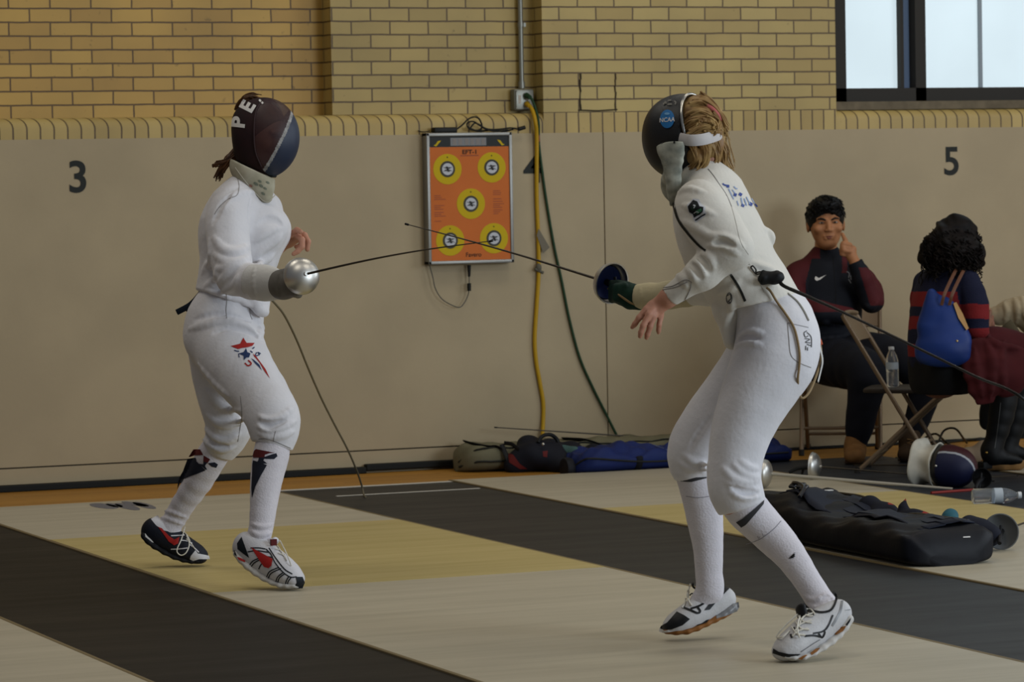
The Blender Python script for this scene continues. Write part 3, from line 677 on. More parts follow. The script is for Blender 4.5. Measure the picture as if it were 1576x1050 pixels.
# sock prints: maroon and navy shield ending in a point, with a letter
M_navy2 = mat('navy_sock_print', '20232F', .8); M_mar2 = mat('maroon_sock_print', '571E1F', .8)
q = lambda x, y: (280+x/8.75, 660+y/8.75)
d = Decal(S1, f1.z)
d.poly([q(1000, 275), q(1250, 325), q(1180, 330), q(1120, 350), q(1110, 390), q(1040, 390), q(1030, 310), q(985, 320), q(965, 390), q(955, 370), q(975, 300)], 1)
d.poly([q(1040, 390), q(1110, 385), q(1100, 430), q(1150, 470), q(990, 470), q(1030, 430)], 0); d.poly([q(1100, 385), q(1200, 385), q(1215, 345), q(1270, 330), q(1285, 370), q(1240, 410), q(1100, 405)], 0)
d.poly([q(960, 430), q(975, 430), q(985, 490), q(1145, 490), q(1060, 640), q(990, 780), q(945, 930), q(938, 800), q(948, 600), q(952, 480)], 0)
d.build('sock_print', [M_navy2, M_mar2], so1)
d = Decal(S2, f1.z+.2)
d.poly([q(160, 280), q(250, 280), q(290, 355), q(180, 360), q(110, 385), q(95, 380)], 1); d.poly([q(295, 360), q(380, 410), q(350, 460), q(290, 440)], 1)
d.poly([q(80, 410), q(190, 390), q(200, 440), q(320, 560), q(200, 610), q(90, 650), q(0, 690), q(-60, 820), q(-40, 680), q(20, 570)], 0)
d.poly([q(290, 440), q(350, 450), q(310, 500), q(340, 545), q(320, 550), q(230, 470), q(290, 480)], 0); d.poly([q(350, 465), q(420, 485), q(440, 450), q(485, 480), q(460, 525), q(400, 510)], 0)
d.build('sock_print', [M_navy2, M_mar2], so2)
# strap end at the back of the waist
st = MB().tube([f1.J(311, 449, -.05), f1.J(304, 458, -.04), f1.J(292, 470, -.02), f1.J(272, 481, 0)], .011, 8, smooth=4, flat=hdir(.3, 1)); st.tube([f1.J(276, 478, 0), f1.J(290, 474, .01), f1.J(288, 479, .02)], .006, 8, smooth=3); st.build('waist_strap', mat('dark_blue_webbing', '18222E', .8), p1)
# glove on the sword hand
G = Sdf(.012)
f1.chain(G, [(386, 433, -.35, 27), (410, 436, -.385, 25.5), (430, 438.5, -.42, 22)], 1., k=.02)
G.plane(f1.J(387, 433, -.352), f1.J(388, 433, -.35)-f1.J(432, 438, -.42), .004)
f1.folds(G, [([(392, 412), (390, 434), (394, 458)], 2, .3, 1), ([(420, 420), (418, 440), (424, 458)], 2.5, .4, -1)], .008)
G.disp = wrinkle(.0012, 50, 8); gl = G.build('glove', mat('grey_white_glove_cuff', 'CECDCA', .75, bump=.3, bscale=80, vary=.08, vscale=12), p1, .0045)
G2 = Sdf(.012)
f1.chain(G2, [(424, 438, -.41, 20.5), (437, 438, -.44, 21), (449, 437, -.47, 19)], 1., k=.02)
for i, (a, b_, c_) in enumerate(((448, 421, 456), (452, 430, 460), (453, 440, 460), (450, 450, 457))): f1.chain(G2, [(a-8, b_+1, -.46, 8), (c_-2, b_-1, -.50, 7.5), (c_+2, b_+3, -.47, 6.5)], 1., k=.008)
f1.chain(G2, [(436, 424, -.45, 8), (448, 419, -.49, 7), (458, 421, -.51, 6)], 1., k=.01)
f1.folds(G2, [([(428, 424), (426, 440), (430, 456)], 2, .3, -1)], .006)
G2.build('glove_hand', mat('grey_silver_glove', '6f6b64', .6, vary=.2, vscale=25), gl, .004)
# ---- mask
MF = Sdf(.03); A1 = np.array([hf, hl, hu]); mc = f1.J(404, 212, 0)
MF.ball(mc+hf*.01, np.array([.136, .116, .150]), A1, .03); MF.ball(mc-hf*.03-hu*.01, np.array([.105, .110, .135]), A1, .04)
MF.plane(f1.J(356, 205), -.98*HR-.1*UZ, .03); MF.plane(f1.J(386, 258), -.44*HR-.9*UZ, .012)
mk_in = MF.copy()
V, F = MF.mesh(.004); cen = V[F].mean(1)
ca = (cen-mc)@hf; cl = (cen-mc)@hl; cz = (cen-mc)@hu
trim = ca < -.012+.02*np.clip(-cl/.11, -1, 1)*0-.0+.10*np.clip((-cz-.06)/.08, 0, 1)
dg = cl+.70*cz-.055-.1*(cz+.05)**2                # the diagonal from brow to chin
msk = np.where(trim, 0, np.where(dg > -.004 , 2, 1)); 
A_, B_ = np.array([445, 165.]), np.array([408, 262.])
proj = lambda X: np.stack([788+F_PX*((X-CP)@rt)/((X-CP)@fw), 525-F_PX*((X-CP)@up)/((X-CP)@fw)], 1)
pr = proj(cen); 
# stripe plane through brow right and chin: it crosses the whole dome
pa, pb, pc_ = mk_in.hit(np.array([449., 430., 407.]), np.array([172., 222., 262.]), f1.z); pn_ = unit(np.cross(pb-pa, pc_-pa)); pn_ = pn_ if pn_@rt > 0 else -pn_
sd = (cen-pb)@pn_
ta, tb, tc_ = mk_in.hit(np.array([403., 391., 403.]), np.array([156., 202., 258.]), f1.z); tn = unit(np.cross(tb-ta, tc_-ta)); tn = tn if tn@rt > 0 else -tn
trim = (cen-tb)@tn < 0
msk = np.where(trim, 0, np.where(sd > .006, 3, np.where(sd > -.006, 2, 1)))
def submesh(name, V, F, sel, m, parent, th=0.):
    f = F[sel]; u, inv = np.unique(f, return_inverse=True); o = mkobj(name, V[u], inv.reshape(f.shape).astype(np.int32), m, parent, None, True)
    if th:
        md = o.modifiers.new('thick', 'SOLIDIFY'); md.thickness = th; md.offset = -1
    return o
def mesh_mat(name, col, alpha, rough=.45):
    t = NT(name); t.b.inputs['Base Color'].default_value = hexc(col); t.b.inputs['Roughness'].default_value = rough
    t.b.inputs['Alpha'].default_value = alpha
    tc = t.add('ShaderNodeTexCoord'); vo = t.add('ShaderNodeTexVoronoi', Scale=420.); t.link(tc.outputs['Object'], vo.inputs['Vector']); bp = t.add('ShaderNodeBump', Strength=.25, Distance=.002); t.link(vo.outputs['Distance'], bp.inputs['Height']); t.link(bp.outputs['Normal'], t.b.inputs['Normal']); return t.m
mroot = submesh('mask', V, F, msk == 0, mat('mask_trim_cloth', '1f1416', .75, col2='2a1517', vscale=10), p1, .004)
submesh('mask_mesh', V, F, msk == 1, mesh_mat('maroon_mesh', '34181c', .72), mroot); submesh('mask_mesh', V, F, msk == 3, mesh_mat('blue_mesh', '1b2840', .97), mroot)
submesh('mask_stripe', V, F, msk == 2, mat('worn_white_paint', 'A9A7A4', .7, vary=.5, vscale=60), mroot)
d = Decal(mk_in, f1.z, .002)
d.text('P', (368.5, 189), (3, -32), (-27, -3), 0, .04); d.text('E', (382, 165), (15, -25), (-26, -13), 0, .04); d.line([(399, 154), (405, 160)], 3, 0, sm=2)
d.build('mask_letters', M_white, mroot)
surf_tube(mk_in, [(403, 156), (394, 172), (391, 200), (393, 232), (402, 256)], f1.z, .0025, 'mask_piping', mat('mask_piping_dark', '3a2a2b', .7), mroot, .001)
surf_tube(mk_in, [(357, 246), (372, 254), (390, 263), (408, 270), (424, 271)], f1.z, .006, 'mask_edging', M_black, mroot, .0)
# bib
BB = Sdf(.02); f1.chain(BB, [(384, 254, -.02, (32, 30)), (396, 276, -.05, (27, 26)), (410, 304, -.09, (10, 9))], 1., LV1, k=.02, sm=2); BB.plane(f1.J(386, 258), .44*HR+.9*UZ, .004)
BB.plane(f1.J(350, 262), -1.*HR+.2*UZ, .01); BB.disp = wrinkle(.0014, 45, 9)
bb_ = BB.build('mask_bib', mat('ivory_bib_cloth', 'B7B29E', .8, col2='9a957f', vscale=14), mroot, .004)
d = Decal(BB, f1.z); M_gs = mat('faded_green_print', '6f7566', .8)
for px, py, w in ((394, 283, 4), (402, 286, 3.5), (408, 290, 3), (405, 298, 3.5), (400, 279, 3), (412, 281, 3)): d.ell((px, py), w, w*.5, 0, rot=.6)
d.ell((386, 286), 3, 1.8, 1, rot=.5); d.build('bib_print', [M_gs, mat('faded_red_print', '9a6f62', .8)], mroot)
surf_tube(BB, [(362, 258), (376, 277), (392, 296), (410, 311), (424, 300)], f1.z, .002, 'bib_hem', mat('bib_hem_cloth', 'B9B4A4', .8), mroot)
# hair: tuft above the mask and a ponytail below it
def strands(name, m, parent, paths, r, spread, n, seed=1, k=5, par=None):
    g = np.random.default_rng(seed); mb = MB()
    for i in range(n):
        p = paths[g.integers(len(paths))]; o = g.normal(size=3)*spread; o2 = g.normal(size=3)*spread*1.3; t = np.linspace(0, 1, len(p))[:, None]
        mb.tube(np.asarray(p)+o*(1-t)+o2*t, np.linspace(r, r*.45, (len(p)-1)*k+1) if False else r*g.uniform(.6, 1.2), 5, smooth=k, caps=False)
    return mb.build(name, m, parent, True, fix=False)
M_auburn = mat('auburn_hair', '5a3a20', .5, col2='3a2414', vscale=30)
HT = Sdf(.012); HT.chain([f1.J(368, 163, .05), f1.J(382, 155, .03), f1.J(394, 156, .02)], [.014, .017, .010]); h_top = HT.build('hair', M_auburn, p1, .004)
HC = Sdf(.012); HC.ball(hc-hf*.014+hu*.034, np.array([.108, .088, .104]), np.array([hf, hl, hu]), .01); HC.plane(hc+hf*.075+hu*.062, unit(hf*.75-hu*.66), .01); HC.build('hair_cap', M_auburn, h_top, .005)
strands('hair_lock', M_auburn, h_top, [[f1.J(366, 168, .05), f1.J(374, 154, .03), f1.J(388, 150, .02), f1.J(399, 155, .02)], [f1.J(370, 164, .05), f1.J(382, 149, .03), f1.J(396, 154, .03)]], .0028, .006, 60, 2)
HP = Sdf(.012); HP.chain([f1.J(366, 232, 0), f1.J(352, 246, -.01), f1.J(342, 256, -.01)], [.02, .016, .006]); h_p = HP.build('ponytail', M_auburn, p1, .004)
strands('hair_lock', M_auburn, h_p, [[f1.J(362, 232, -.01), f1.J(352, 244, -.02), f1.J(342, 254, -.02), f1.J(334, 274, -.01)], [f1.J(362, 240, -.02), f1.J(350, 248, -.03), f1.J(340, 252, -.03), f1.J(331, 256, -.02)], [f1.J(366, 240, -.02), f1.J(354, 247, -.03), f1.J(340, 263, -.02)]], .0026, .006, 70, 3)
# ---- shoes
def shoe(fig, root, cl, sole, mats, name='shoe', Lv=None, cut=None, h=.0035):
    U = Sdf(.02); fig.chain(U, cl, 1., Lv, k=.022, sm=2)
    if cut is not None: U.plane(*cut)
    o = U.build(name, mats[0], root, h)
    SO = Sdf(.012); fig.chain(SO, sole, 1., Lv, k=.01, sm=2); so = SO.build('sole', mats[1], o, h)
    return U, SO, o, so
LVs = unit(hdir(.45, .9))
M_shw = mat('white_shoe_mesh', 'C9C8CC', .6, bump=.3, bscale=200); M_solew = mat('white_rubber', 'C6C3BE', .5); M_shn = mat('navy_shoe_mesh', '171B26', .6, bump=.3, bscale=200); M_soled = mat('dark_rubber', '15161a', .6)
U, SO, sh, sol = shoe(f1, p1, [(374, 839, -.47, (15, 21)), (394, 851, -.49, (17, 24)), (416, 866, -.51, (19, 22)), (437, 879, -.54, (20, 18)), (456, 892, -.56, (16, 11.5))],
    [(369, 852, -.47, (15, 7)), (386, 870, -.49, (16, 7)), (412, 888, -.51, (18, 6)), (438, 899, -.54, (19, 5.5)), (457, 900, -.56, (15, 5.5))], (M_shw, M_solew), Lv=LVs)
d = Decal(U, f1.z-.5)
s_ = lambda x, y: (210+x/5.837, 770+y/5.837)
d.poly([s_(945, 330), s_(975, 410), s_(1015, 520), s_(960, 480), s_(910, 440), s_(905, 390)], 0)                           # heel counter
d.poly([s_(1430, 690), s_(1490, 690), s_(1510, 740), s_(1490, 790), s_(1410, 795), s_(1440, 740)], 0)                         # toe cap
for L in ([(1000, 465), (1080, 455), (1190, 470)], [(1025, 430), (1100, 430), (1160, 440)], [(1015, 585), (1050, 545), (1110, 520)], [(1030, 600), (1065, 560), (1125, 530)], [(1100, 620), (1120, 580), (1150, 560)], [(1170, 690), (1200, 640), (1280, 605)], [(1185, 700), (1215, 655), (1300, 615)], [(1250, 745), (1270, 690), (1320, 650)], [(1268, 752), (1285, 700), (1335, 660)], [(1340, 780), (1345, 730), (1370, 685)], [(1358, 785), (1362, 735), (1390, 695)],
          [(1165, 440), (1210, 490), (1245, 560), (1310, 640), (1380, 690), (1440, 690)], [(1120, 500), (1220, 515)], [(1190, 430), (1250, 520), (1330, 620), (1400, 665)]): d.line([s_(*x) for x in L], 1.7, 0)
d.build('shoe_panels', mat('navy_overlay', '161C22', .6), sh)
d = Decal(U, f1.z-.5, .0025); d.poly([s_(1035, 425), s_(1060, 440), s_(1120, 510), s_(1160, 560), s_(1195, 560), s_(1225, 530), s_(1215, 590), s_(1190, 612), s_(1150, 600), s_(1110, 545), s_(1060, 470)], 0); d.build('side_mark', M_red, sh)
d = Decal(SO, f1.z-.5); d.poly([s_(905, 510), s_(935, 520), s_(980, 545), s_(975, 560), s_(920, 535)], 0); d.build('sole_insert', M_red, sh)
d = Decal(SO, f1.z-.5, .001); d.poly([s_(870, 430), s_(895, 395), s_(885, 460), s_(905, 505), s_(880, 490)], 0); d.build('heel_rubber', M_soled, sh)
tg = Sdf(.01); f1.chain(tg, [(417, 838, -.50, (10, 6)), (424, 832, -.50, (11, 5))], 1., LVs); tg.build('tongue', M_shw, sh, .0035)
MB().box(f1.J(421, 835, -.54), (.022, .012, .022)).build('tongue_tab', M_maroon, sh)
def laces(fig, root, U, pts, z, r=.0022):
    mb = MB()
    for L in pts:
        p = catmull(np.asarray([q[:2] for q in L], float), 5); X = U.hit(p[:, 0], p[:, 1], z); X = X+U.grad(X)*.003
        if len(L[0]) > 2: X = X+catmull(np.array([[q[2]] for q in L], float), 5)*(-fw)
        mb.tube(X, r, 6)
    return mb.build('laces', M_lace, root)
laces(f1, sh, U, [[(420, 838), (427, 842), (432, 850)], [(424, 846), (431, 848), (436, 856)], [(428, 852), (436, 856), (441, 864)], [(430, 833, 0), (437, 845, .02), (445, 862, .02), (448, 872, 0)]], f1.z-.5)
U, SO, sh, sol = shoe(f1, p1, [(232, 814, .26, (14, 19)), (252, 825, .27, (16, 20)), (276, 840, .28, (18, 18)), (298, 851, .28, (18, 13.5)), (311, 857, .28, (15, 8.5))],
    [(224, 822, .26, (14, 7)), (240, 837, .27, (15, 6)), (270, 854, .28, (17, 5)), (296, 862, .28, (18, 4.5)), (313, 862, .28, (14, 4.5))], (M_shn, M_soled), Lv=LVs)
d = Decal(U, f1.z+.25)
d.poly([s_(490, 500), s_(530, 450), s_(550, 480), s_(600, 490), s_(650, 500), s_(655, 530), s_(560, 530), s_(510, 545), s_(480, 530)], 0); d.poly([s_(130, 170), s_(190, 140), s_(240, 200), s_(270, 260), s_(330, 270), s_(330, 290), s_(230, 270), s_(170, 220)], 0)
for L in ([(310, 320), (380, 318), (430, 315)], [(310, 440), (380, 438), (460, 430)], [(400, 360), (460, 370), (500, 390)], [(480, 400), (530, 440), (560, 470)]): d.line([s_(*x) for x in L], 1.6, 0)
d.build('shoe_panels', M_shw, sh)
d = Decal(U, f1.z+.25, .0025); d.poly([s_(195, 240), s_(230, 255), s_(290, 320), s_(340, 355), s_(385, 330), s_(375, 390), s_(340, 405), s_(290, 370), s_(240, 300)], 0); d.build('side_mark', M_red, sh)
d = Decal(SO, f1.z+.25); d.poly([s_(65, 235), s_(95, 290), s_(140, 340), s_(215, 370), s_(210, 390), s_(140, 380), s_(80, 330)], 0); d.build('sole_insert', M_solew, sh)
laces(f1, sh, U, [[(284, 812, 0), (280, 830, .03), (274, 846, .04), (280, 853, .045), (288, 850, .04), (292, 838, .03), (287, 825, .01)], [(281, 818), (288, 826), (292, 834)], [(286, 830), (294, 838), (300, 846)]], f1.z+.25)
# ================================================================ FENCER AT THE RIGHT
f2 = Fig(10.75); LV2 = hdir(-.37, -.93); FW2 = hdir(-.93, .37)
p2 = empty('person', on_z(1170, 1000, 0.0), 'fencer at right seen from behind, blonde hair under a black mask, bare left hand hanging', 'person')
B = Sdf(.03); J = Sdf(.035); T = Sdf(.03)
trunk = [(1076, 266, 0, 24), (1091, 298, 0, (60, 44)), (1101, 340, 0, (72, 56)), (1117, 384, 0, (70, 60)), (1141, 425, 0, (64, 55)), (1166, 465, 0, (64, 56)), (1184, 505, 0, (68, 59))]
f2.chain(J, trunk, 1., LV2, k=.04, sm=2); f2.chain(B, trunk, .7, LV2, k=.04)
J.plane(f2.J(1188, 461), .16*HR-.98*UZ, .008)
f2.chain(J, [(1128, 440, 0, (40, 26)), (1122, 485, -.02, (36, 19)), (1124, 528, -.04, (20, 10))], 1., LV2, k=.02)
larm = [(1076, 312, -.17, 33), (1084, 330, -.2, 37), (1108, 362, -.24, 35), (1129, 386, -.27, 27)]
lfarm = [(1127, 385, -.27, 27), (1082, 420, -.25, 23), (1030, 458, -.21, 16.5)]
rarm = [(1112, 318, .16, 38), (1108, 380, .22, 36), (1095, 440, .22, 28)]
rfarm = [(1095, 444, .22, 27), (1040, 452, .28, 20)]
AR = Sdf(.03); f2.limb(AR, B, larm, .75, k=.03, sm=3); f2.limb(AR, B, lfarm, .75, k=.03); J.sub(AR, f2.J(1086, 308, -.12), .24); f2.limb(J, B, rarm, .75, k=.04, sm=2); f2.limb(J, B, rfarm, .7, k=.03)
J.cutsph(f2.J(1030, 458, -.21), .085, f2.J(1031, 457.5, -.21), f2.J(1030, 458, -.21)-f2.J(1082, 420, -.25))
f2.folds(J, [
    ([(1096, 368), (1110, 366), (1128, 372), (1142, 382)], 6, .55, 1), ([(1090, 378), (1106, 376), (1124, 382), (1136, 392)], 5, .5, 1), ([(1099, 374), (1112, 372), (1130, 379)], 4, .5, -1),
    ([(1082, 390), (1092, 398), (1098, 412)], 6, .55, 1), ([(1068, 400), (1080, 410), (1086, 424)], 6, .55, 1), ([(1056, 411), (1066, 420), (1070, 432)], 5, .55, 1), ([(1042, 422), (1052, 430), (1056, 440)], 4, .5, 1), ([(1074, 396), (1086, 406), (1090, 420)], 3.5, .4, -1), ([(1062, 407), (1072, 415), (1078, 428)], 3.5, .4, -1),
    ([(1048, 340), (1070, 350), (1090, 362), (1104, 362)], 5, .5, 1), ([(1044, 296), (1060, 290), (1084, 296)], 4, .4, 1), ([(1050, 316), (1076, 322), (1100, 330)], 4, .3, 1),
    ([(1176, 352), (1188, 362), (1190, 374)], 5, .5, 1), ([(1160, 404), (1180, 412), (1204, 420)], 4, .4, 1), ([(1150, 430), (1170, 432), (1196, 440)], 4, .45, 1), ([(1106, 452), (1124, 444), (1138, 434)], 4, .4, 1), ([(1116, 500), (1124, 480), (1126, 462)], 4, .5, 1)])
J.disp = wrinkle(.0022, 34, 13)
# gap shade between sleeve and chest (painted dark), seams
f2.limb(T, B, [(1174, 462, 0, (60, 50)), (1194, 500, 0, (70, 55)), (1200, 530, 0, (68, 56))], .7, LV2, k=.04)
T.ball(f2.J(1212, 534, -.06), np.array([.082, .09, .10]), None, .06); T.ball(f2.J(1206, 536, .09), np.array([.075, .085, .10]), None, .06)
T.plane(f2.J(1188, 446), UZ, .006)
nleg = [(1198, 515, -.06, 55), (1190, 558, -.09, 57), (1164, 606, -.11, 48), (1142, 661, -.12, 40), (1130, 715, -.13, 34), (1131, 755, -.13, 33.5), (1146, 786, -.12, 30)]
fleg = [(1182, 530, .08, 46), (1152, 572, .11, 42), (1108, 628, .13, 38), (1079, 671, .14, 36), (1066, 702, .15, 33), (1071, 738, .16, 26)]
f2.limb(T, B, nleg, .75, k=.04, sm=2); f2.limb(T, B, fleg, .75, k=.04, sm=2)
T.cutsph(f2.J(1148, 790, -.12), .1, f2.J(1145, 781, -.12), hdir(.30, 0, -.95)); T.cutsph(f2.J(1071, 742, .16), .09, f2.J(1070, 737, .16), hdir(.06, 0, -1))
f2.folds(T, [
    ([(1134, 520), (1150, 512), (1172, 512)], 5, .5, 1), ([(1130, 536), (1146, 526), (1170, 530)], 5, .5, 1), ([(1132, 528), (1150, 519), (1168, 521)], 3.5, .4, -1),
    ([(1112, 720), (1128, 736), (1148, 742), (1168, 740)], 5, .5, 1), ([(1130, 716), (1144, 728), (1160, 734), (1170, 734)], 4, .5, 1), ([(1118, 742), (1140, 754), (1168, 754)], 4.5, .5, 1), ([(1124, 758), (1146, 766), (1170, 764)], 4, .5, 1), ([(1124, 748), (1146, 758), (1164, 758)], 3, .4, -1), ([(1140, 710), (1154, 720), (1168, 722)], 4, .5, 1),
    ([(1052, 700), (1068, 712), (1090, 716)], 4, .5, 1), ([(1046, 712), (1064, 722), (1090, 724)], 3.5, .5, 1), ([(1096, 640), (1080, 660), (1062, 690)], 3, .3, -1)])
T.disp = wrinkle(.0016, 30, 15)
S1 = Sdf(.02); S2 = Sdf(.02)
f2.limb(S1, B, [(1132, 745, -.12, 27), (1140, 772, -.12, 29), (1157, 792, -.12, 29.5), (1190, 826, -.13, 26.5), (1216, 855, -.17, 22), (1241, 892, -.21, 18.5), (1262, 925, -.24, 18), (1270, 944, -.27, 19), (1240, 976, -.30, 15)], .88, k=.02, sm=2)
f2.limb(S2, B, [(1066, 705, .15, 27), (1068, 725, .15, 27), (1078, 760, .16, 27.5), (1085, 800, .17, 26), (1090, 845, .17, 21), (1091, 885, .17, 18.5), (1092, 912, .17, 19), (1066, 940, .18, 13)], .88, k=.02, sm=2)
f2.folds(S1, [([(1238, 918), (1254, 924), (1276, 912)], 2.5, .4, 1), ([(1243, 930), (1260, 936), (1284, 922)], 2.5, .4, 1)], .008)
# head and bare left hand
hc2 = f2.J(1064, 208, .03); hf2 = unit(FW2*.98+.1*UZ); hl2 = unit(LV2); hu2 = np.cross(hf2, hl2)
hu2 = hu2 if hu2[2] > 0 else -hu2
head(B, hc2, hf2, hl2, hu2, .88, face=True)
f2.chain(B, [(1084, 240, 0, 25), (1082, 285, 0, 27)], 1., k=.03)
f2.chain(B, [(1060, 436, -.23, 13.5), (1028, 459, -.21, (12, 13.5))], 1., k=.02)
f2.chain(B, [(1028, 459, -.21, (9, 13)), (1004, 478, -.20, (7.5, 13.5))], 1., hdir(.25, .95), k=.012)
for ch in ([(1003, 469, -.205, 6.5), (995, 476, -.21, 5.2), (984, 489, -.215, 4.6), (977, 499, -.21, 4.1), (973, 504, -.205, 3.3)], [(1006, 475, -.21, 6.2), (999, 484, -.225, 5), (990, 501, -.23, 4.5), (986.5, 512, -.225, 4.2), (985, 518, -.22, 3.5)],
           [(1011, 478, -.20, 6), (1006.5, 487, -.215, 4.9), (1000.5, 503, -.22, 4.4), (996.5, 515, -.215, 4.1), (995, 520, -.21, 3.5)], [(1017, 476, -.19, 6), (1017, 486, -.195, 4.6), (1014.5, 500, -.2, 4), (1013.5, 508, -.195, 3.6), (1013.5, 512, -.19, 3.1)],
           [(1014, 466, -.16, 7), (1002, 474, -.13, 5.6), (995, 484, -.12, 4.8), (991, 490, -.12, 3.8)]):
    f2.chain(B, ch, 1., k=.0045)
for kx, ky in ((994.5, 475.5), (1000, 482), (1007, 486), (1016.5, 485)): pass
B.build('body', M_skin, p2, .004)
jk = J.build('jacket', M_fab2, p2, .005); br_ = T.build('breeches', M_fab, p2, .005); so1 = S1.build('sock', M_sock, p2, .0045); so2 = S2.build('sock', M_sock, p2, .0045)
# fingernails
mbn = Sdf(.001)
# jacket details
d = Decal(J, f2.z-.2)
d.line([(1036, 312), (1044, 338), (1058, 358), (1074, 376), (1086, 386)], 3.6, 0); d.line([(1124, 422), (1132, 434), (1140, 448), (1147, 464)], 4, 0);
d.build('painted_gap', mat('gap_shade_tone', '24241f', .8), jk, True)  # shade of the gap between sleeve and chest, painted on as dark lines
for L in ([(1021, 443), (1036, 440), (1054, 431), (1064, 434)], [(1020, 446), (1040, 442), (1058, 434)], [(1041, 472), (1052, 464), (1062, 446), (1064, 434)]): surf_tube(J, L, f2.z-.2, .0013, 'seam', M_seam, jk, .0005)
surf_tube(J, [(1090, 260), (1098, 270), (1106, 282), (1118, 300), (1126, 318)], f2.z-.1, .0016, 'seam', M_seam, jk)
surf_tube(J, [(1126, 318), (1132, 340), (1140, 372), (1152, 392)], f2.z-.1, .0010, 'seam', mat('seam_pale', 'B5B1A8', .8), jk); surf_tube(J, [(1152, 404), (1162, 420), (1176, 450)], f2.z, .0011, 'seam', MATS['seam_pale'], jk)
M_pg = mat('patch_dark_green', '1E2F27', .8); M_pb = mat('patch_black', '16181a', .8); M_pl = mat('patch_pale_border', 'C4C6CC', .8); M_pgn = mat('patch_mid_green', '3C6A4E', .8)
g_ = lambda x, y: (1030+x/8.079, 250+y/8.079)
d = Decal(J, f2.z-.2)
d.poly([g_(220, 530), g_(300, 450), g_(370, 460), g_(400, 520), g_(450, 560), g_(440, 610), g_(470, 630), g_(430, 680), g_(330, 750), g_(300, 720), g_(290, 660), g_(240, 620)], 0, .001)
d.poly([g_(235, 550), g_(300, 470), g_(350, 490), g_(375, 550), g_(425, 560), g_(420, 610), g_(380, 650), g_(310, 690), g_(295, 640), g_(255, 620)], 1, .0022); d.line([g_(325, 725), g_(390, 680), g_(450, 640)], 2.2, 1, .0022)
d.poly([g_(270, 570), g_(320, 520), g_(345, 560), g_(300, 600)], 2, .003); d.poly([g_(330, 600), g_(400, 575), g_(410, 605), g_(350, 640)], 3, .003); d.line([g_(300, 540), g_(325, 545), g_(310, 570)], 1.3, 0, .0035); d.line([g_(310, 630), g_(345, 610), g_(370, 620)], 1.1, 0, .0035)
d.build('sleeve_patch', [M_pl, M_pb, M_pg, M_pgn], jk)
d = Decal(J, f2.z)
M_bl = mat('blue_back_print', '3D4E8C', .7); M_bl2 = mat('pale_blue_back_print', '8FA0C0', .7)
for L, w, m in (([(660, 265), (690, 285), (740, 290)], 2.2, 0), ([(710, 300), (745, 300)], 4, 0), ([(800, 300), (830, 330), (845, 325)], 1.6, 1), ([(735, 330), (770, 400), (800, 460)], 1.6, 1), ([(800, 400), (835, 410)], 4.5, 0), ([(865, 390), (900, 410)], 4.5, 0), ([(890, 440), (910, 540)], 2, 1), ([(895, 530), (930, 545)], 4, 0), ([(930, 450), (960, 540)], 1.8, 1), ([(990, 510), (1030, 530)], 5, 0), ([(955, 430), (1000, 520)], 1.5, 1), ([(1060, 520), (1090, 555)], 2.5, 0), ([(840, 480), (860, 540)], 1.5, 1), ([(780, 340), (820, 390)], 1.4, 1), ([(1020, 450), (1060, 520)], 1.4, 1)):
    d.line([g_(*q) for q in L], w, m, sm=3)
d.build('back_lettering', [M_bl, M_bl2], jk)
d = Decal(J, f2.z); M_lg = mat('grey_logo_print', '4b4c4e', .7)
a = np.linspace(0, 2*pi, 17); d.line([(1122.5+4.2*math.cos(q), 459+8.5*math.sin(q)) for q in a], 1.3, 0, sm=1); d.line([(1119, 455), (1124, 453), (1125, 460), (1121, 464), (1125, 466)], 1.3, 0); d.build('chest_logo', M_lg, jk)
# pocket and its writing on the breeches
surf_tube(T, [(1212, 497), (1214, 520), (1217, 546), (1229, 558), (1248, 566)], f2.z-.1, .0014, 'seam', M_seam, br_); surf_tube(T, [(1212, 497), (1226, 500), (1244, 504)], f2.z-.1, .0012, 'seam', M_seam, br_)
d = Decal(T, f2.z-.1)
e_ = lambda x, y: (1110+x/4.563, 390+y/4.563)
for L in ([(600, 545), (580, 560), (590, 590), (610, 580)], [(585, 600), (620, 605), (590, 625), (625, 630)], [(600, 640), (630, 650)], [(600, 555), (630, 590), (632, 660)], [(592, 650), (592, 680)], [(605, 660), (605, 684)]): d.line([e_(*q) for q in L], 1.3, 0)
d.build('pocket_print', M_lg, br_)
# socks: dark band, small three-bar mark, faint letters
d = Decal(S1, f2.z-.15); d.poly([(1133, 804), (1142, 799), (1158, 786), (1176, 770), (1175, 776), (1162, 792), (1148, 808), (1141, 812)], 0)
d.build('sock_band', [mat('dark_grey_band', '3A3A3C', .8), M_black], so1); d = Decal(S1, f2.z-.15)
for k in range(3): d.poly([(1213.5+k*3.4, 860-k*1.2), (1215.5+k*3.4, 860-k*1.2), (1224.5, 850.5+k*3), (1222.5-k*1.5, 851.5-k*.5+k*2)], 1)
d.poly([(1215, 860.5), (1222, 859), (1221, 857)], 1)
d.build('sock_mark', [mat('dark_grey_band', '3A3A3C', .8), M_black], so1)
d = Decal(S1, f2.z-.15); d.line([(1166, 825), (1168, 829), (1170, 826)], .8, 0); d.line([(1173, 820), (1175, 825), (1178, 824)], .8, 0); d.build('sock_letters', mat('faint_grey_print', '8c8a90', .8), so1)
surf_tube(S1, [(1148, 838), (1170, 830), (1190, 815), (1202, 802)], f2.z-.15, .0012, 'seam', MATS['faint_grey_print'], so1); surf_tube(S2, [(1056, 764), (1076, 766), (1104, 762)], f2.z+.15, .0012, 'seam', MATS['faint_grey_print'], so2)
d = Decal(S2, f2.z+.15); d.poly([(1045, 736), (1066, 740), (1094, 734), (1080, 738), (1064, 742), (1048, 741)], 0); d.build('sock_print', MATS['dark_grey_band'], so2)
